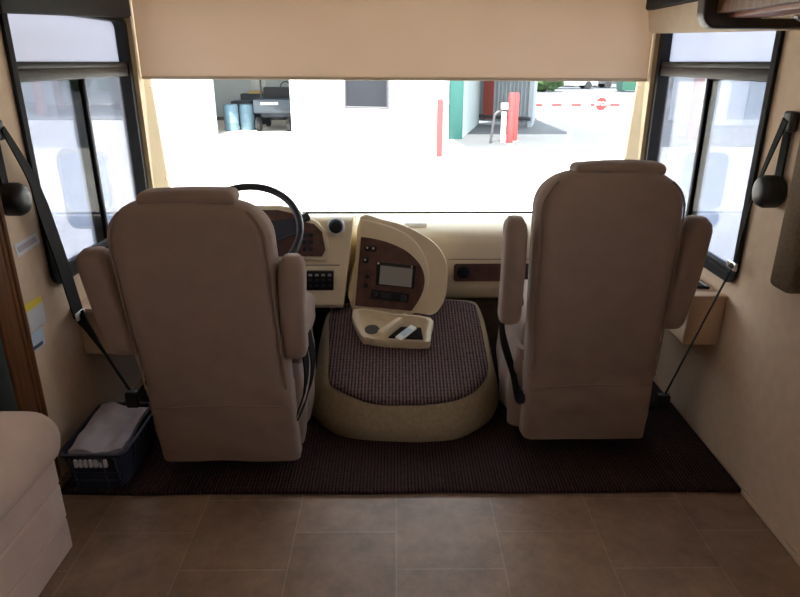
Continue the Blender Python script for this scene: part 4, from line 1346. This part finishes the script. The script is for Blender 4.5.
# neighbours seen through the side windows
lbld = thing('carport', (-17, 34, G), 'pale shed with red posts, seen through the left side window', 'building')
bm = nb(); wallseg(bm, (-30, 38.0), (-12.5, 36.0), G + 0.05, G + 4, 0.2); mk('wall', bm, 'bluewall', lbld)
for x, y in ((-14.9, 28.2), (-16.6, 33.2)):
    bm = nb(); box(bm, x - .16, x + .16, y - .16, y + .16, G - 0.018, G + 3.2, 0.02); mk('red_post', bm, 'brickred', lbld)
bm = nb(); prism(bm, [(-30, 27.8, G + 3.2), (-13.8, 27.8, G + 3.2), (-12.3, 36.2, G + 3.2), (-30, 38.2, G + 3.2)], (0, 0, 0.2)); mk('roof', bm, 'siding', lbld)
rbld = thing('storage_building', (13, 26, G), 'pale storage building seen through the right side window', 'building')
bm = nb(); wallseg(bm, (11.0, 23.9), (20.0, 23.9), G, G + 4, 0.2); wallseg(bm, (11.0, 26.1), (11.0, 23.9), G, G + 4, -0.2); mk('wall', bm, 'stucco', rbld)
bm = nb(); wallseg(bm, (12.6, 23.86), (15.4, 23.86), G, G + 2.6, -0.06); mk('roller_door', bm, 'bluewall', rbld)
bm = nb(); box(bm, 10.9, 20.2, 23.6, 26.3, G + 4, G + 4.2); mk('roof', bm, 'siding', rbld)
bm = nb(); box(bm, 8.55, 8.80, 19.1, 19.3, G, 2.4, 0.02)
mk('door_post', bm, 'brickred', label='red post on the asphalt, seen through the right side window', cat='post')

# door mirrors on arms
def door_mirror(s, label):
    r = thing('door_mirror', (s * 1.59, 3.32, 0.55), label, 'mirror')
    cx, cy = s * 1.60, 3.33
    def sq(w, d, z0, z1, y0, y1, r_):
        pts = [(cx + a, (z0 + z1) / 2 + b) for a, b in rrect(w, z1 - z0, r_, 6, 2)]
        return pts
    a = sq(0.27, 0, 0.57, 0.985, 0, 0, 0.06)
    def ring(k, y):
        c = (cx, 0.778)
        return [V((c[0] + (p[0] - c[0]) * k, y, c[1] + (p[1] - c[1]) * k)) for p in a]
    bm = nb(); loft(bm, [ring(1.0, cy), ring(1.03, cy + 0.012), ring(1.02, cy + 0.05), ring(0.9, cy + 0.10), ring(0.6, cy + 0.13)]); mk('shell', bm, 'mirrorshell', r, 50)
    b = [(cx - s * 0.0 + p, 0.815 + q) for p, q in rrect(0.235, 0.30, 0.045, 6, 2)]
    bm = nb(); prism(bm, [V((p, cy - 0.006, q)) for p, q in b], (0, 0.005, 0)); mk('flat_mirror', bm, 'mirror', r)
    b = [(cx + p, 0.617 + q) for p, q in rrect(0.235, 0.075, 0.03, 6, 2)]
    bm = nb(); prism(bm, [V((p, cy - 0.006, q)) for p, q in b], (0, 0.005, 0)); mk('convex_mirror', bm, 'mirror', r)
    bm = nb(); tube(bm, [(cx - s * 0.10, cy + 0.08, 0.66), (s * 1.38, 3.36, 0.655), (s * 1.262, 3.22, 0.66)], 0.018, 10); mk('arm', bm, 'black', r)
door_mirror(-1, 'door mirror outside the left side window')
door_mirror(1, 'door mirror outside the right side window')

# ================================================================ LIGHT
w = bpy.data.worlds.new('sky')
S.world = w
w.use_nodes = True
nt = w.node_tree
bgn = nt.nodes['Background']
tc = nt.nodes.new('ShaderNodeTexCoord')
sx_ = nt.nodes.new('ShaderNodeSeparateXYZ')
nt.links.new(tc.outputs['Generated'], sx_.inputs[0])
rp_ = nt.nodes.new('ShaderNodeValToRGB')
rp_.color_ramp.elements[0].position = 0.0
rp_.color_ramp.elements[0].color = (1.0, 0.98, 0.97, 1)
rp_.color_ramp.elements[1].position = 0.8
rp_.color_ramp.elements[1].color = (0.72, 0.84, 1.0, 1)
nt.links.new(sx_.outputs['Z'], rp_.inputs[0])
nt.links.new(rp_.outputs[0], bgn.inputs['Color'])
bgn.inputs['Strength'].default_value = 1.15
sun = bpy.data.lights.new('sun', 'SUN')
sun.energy = 3.6
sun.angle = math.radians(1.5)
sun.color = (1.0, 0.95, 0.87)
so = bpy.data.objects.new('sun', sun)
C.objects.link(so)
dirv = V((0.05, 0.62, -1.0)).normalized()
so.rotation_euler = dirv.to_track_quat('-Z', 'Y').to_euler()
so.location = (0, -10, 20)

vs = S.view_settings
vs.view_transform = 'Standard'
vs.look = 'None'
vs.gamma = 1
vs.use_curve_mapping = False
vs.exposure = 2.40
cy = S.cycles
cy.max_bounces = 14
cy.diffuse_bounces = 8
cy.glossy_bounces = 4
cy.transmission_bounces = 8
cy.transparent_max_bounces = 16
cy.sample_clamp_indirect = 6
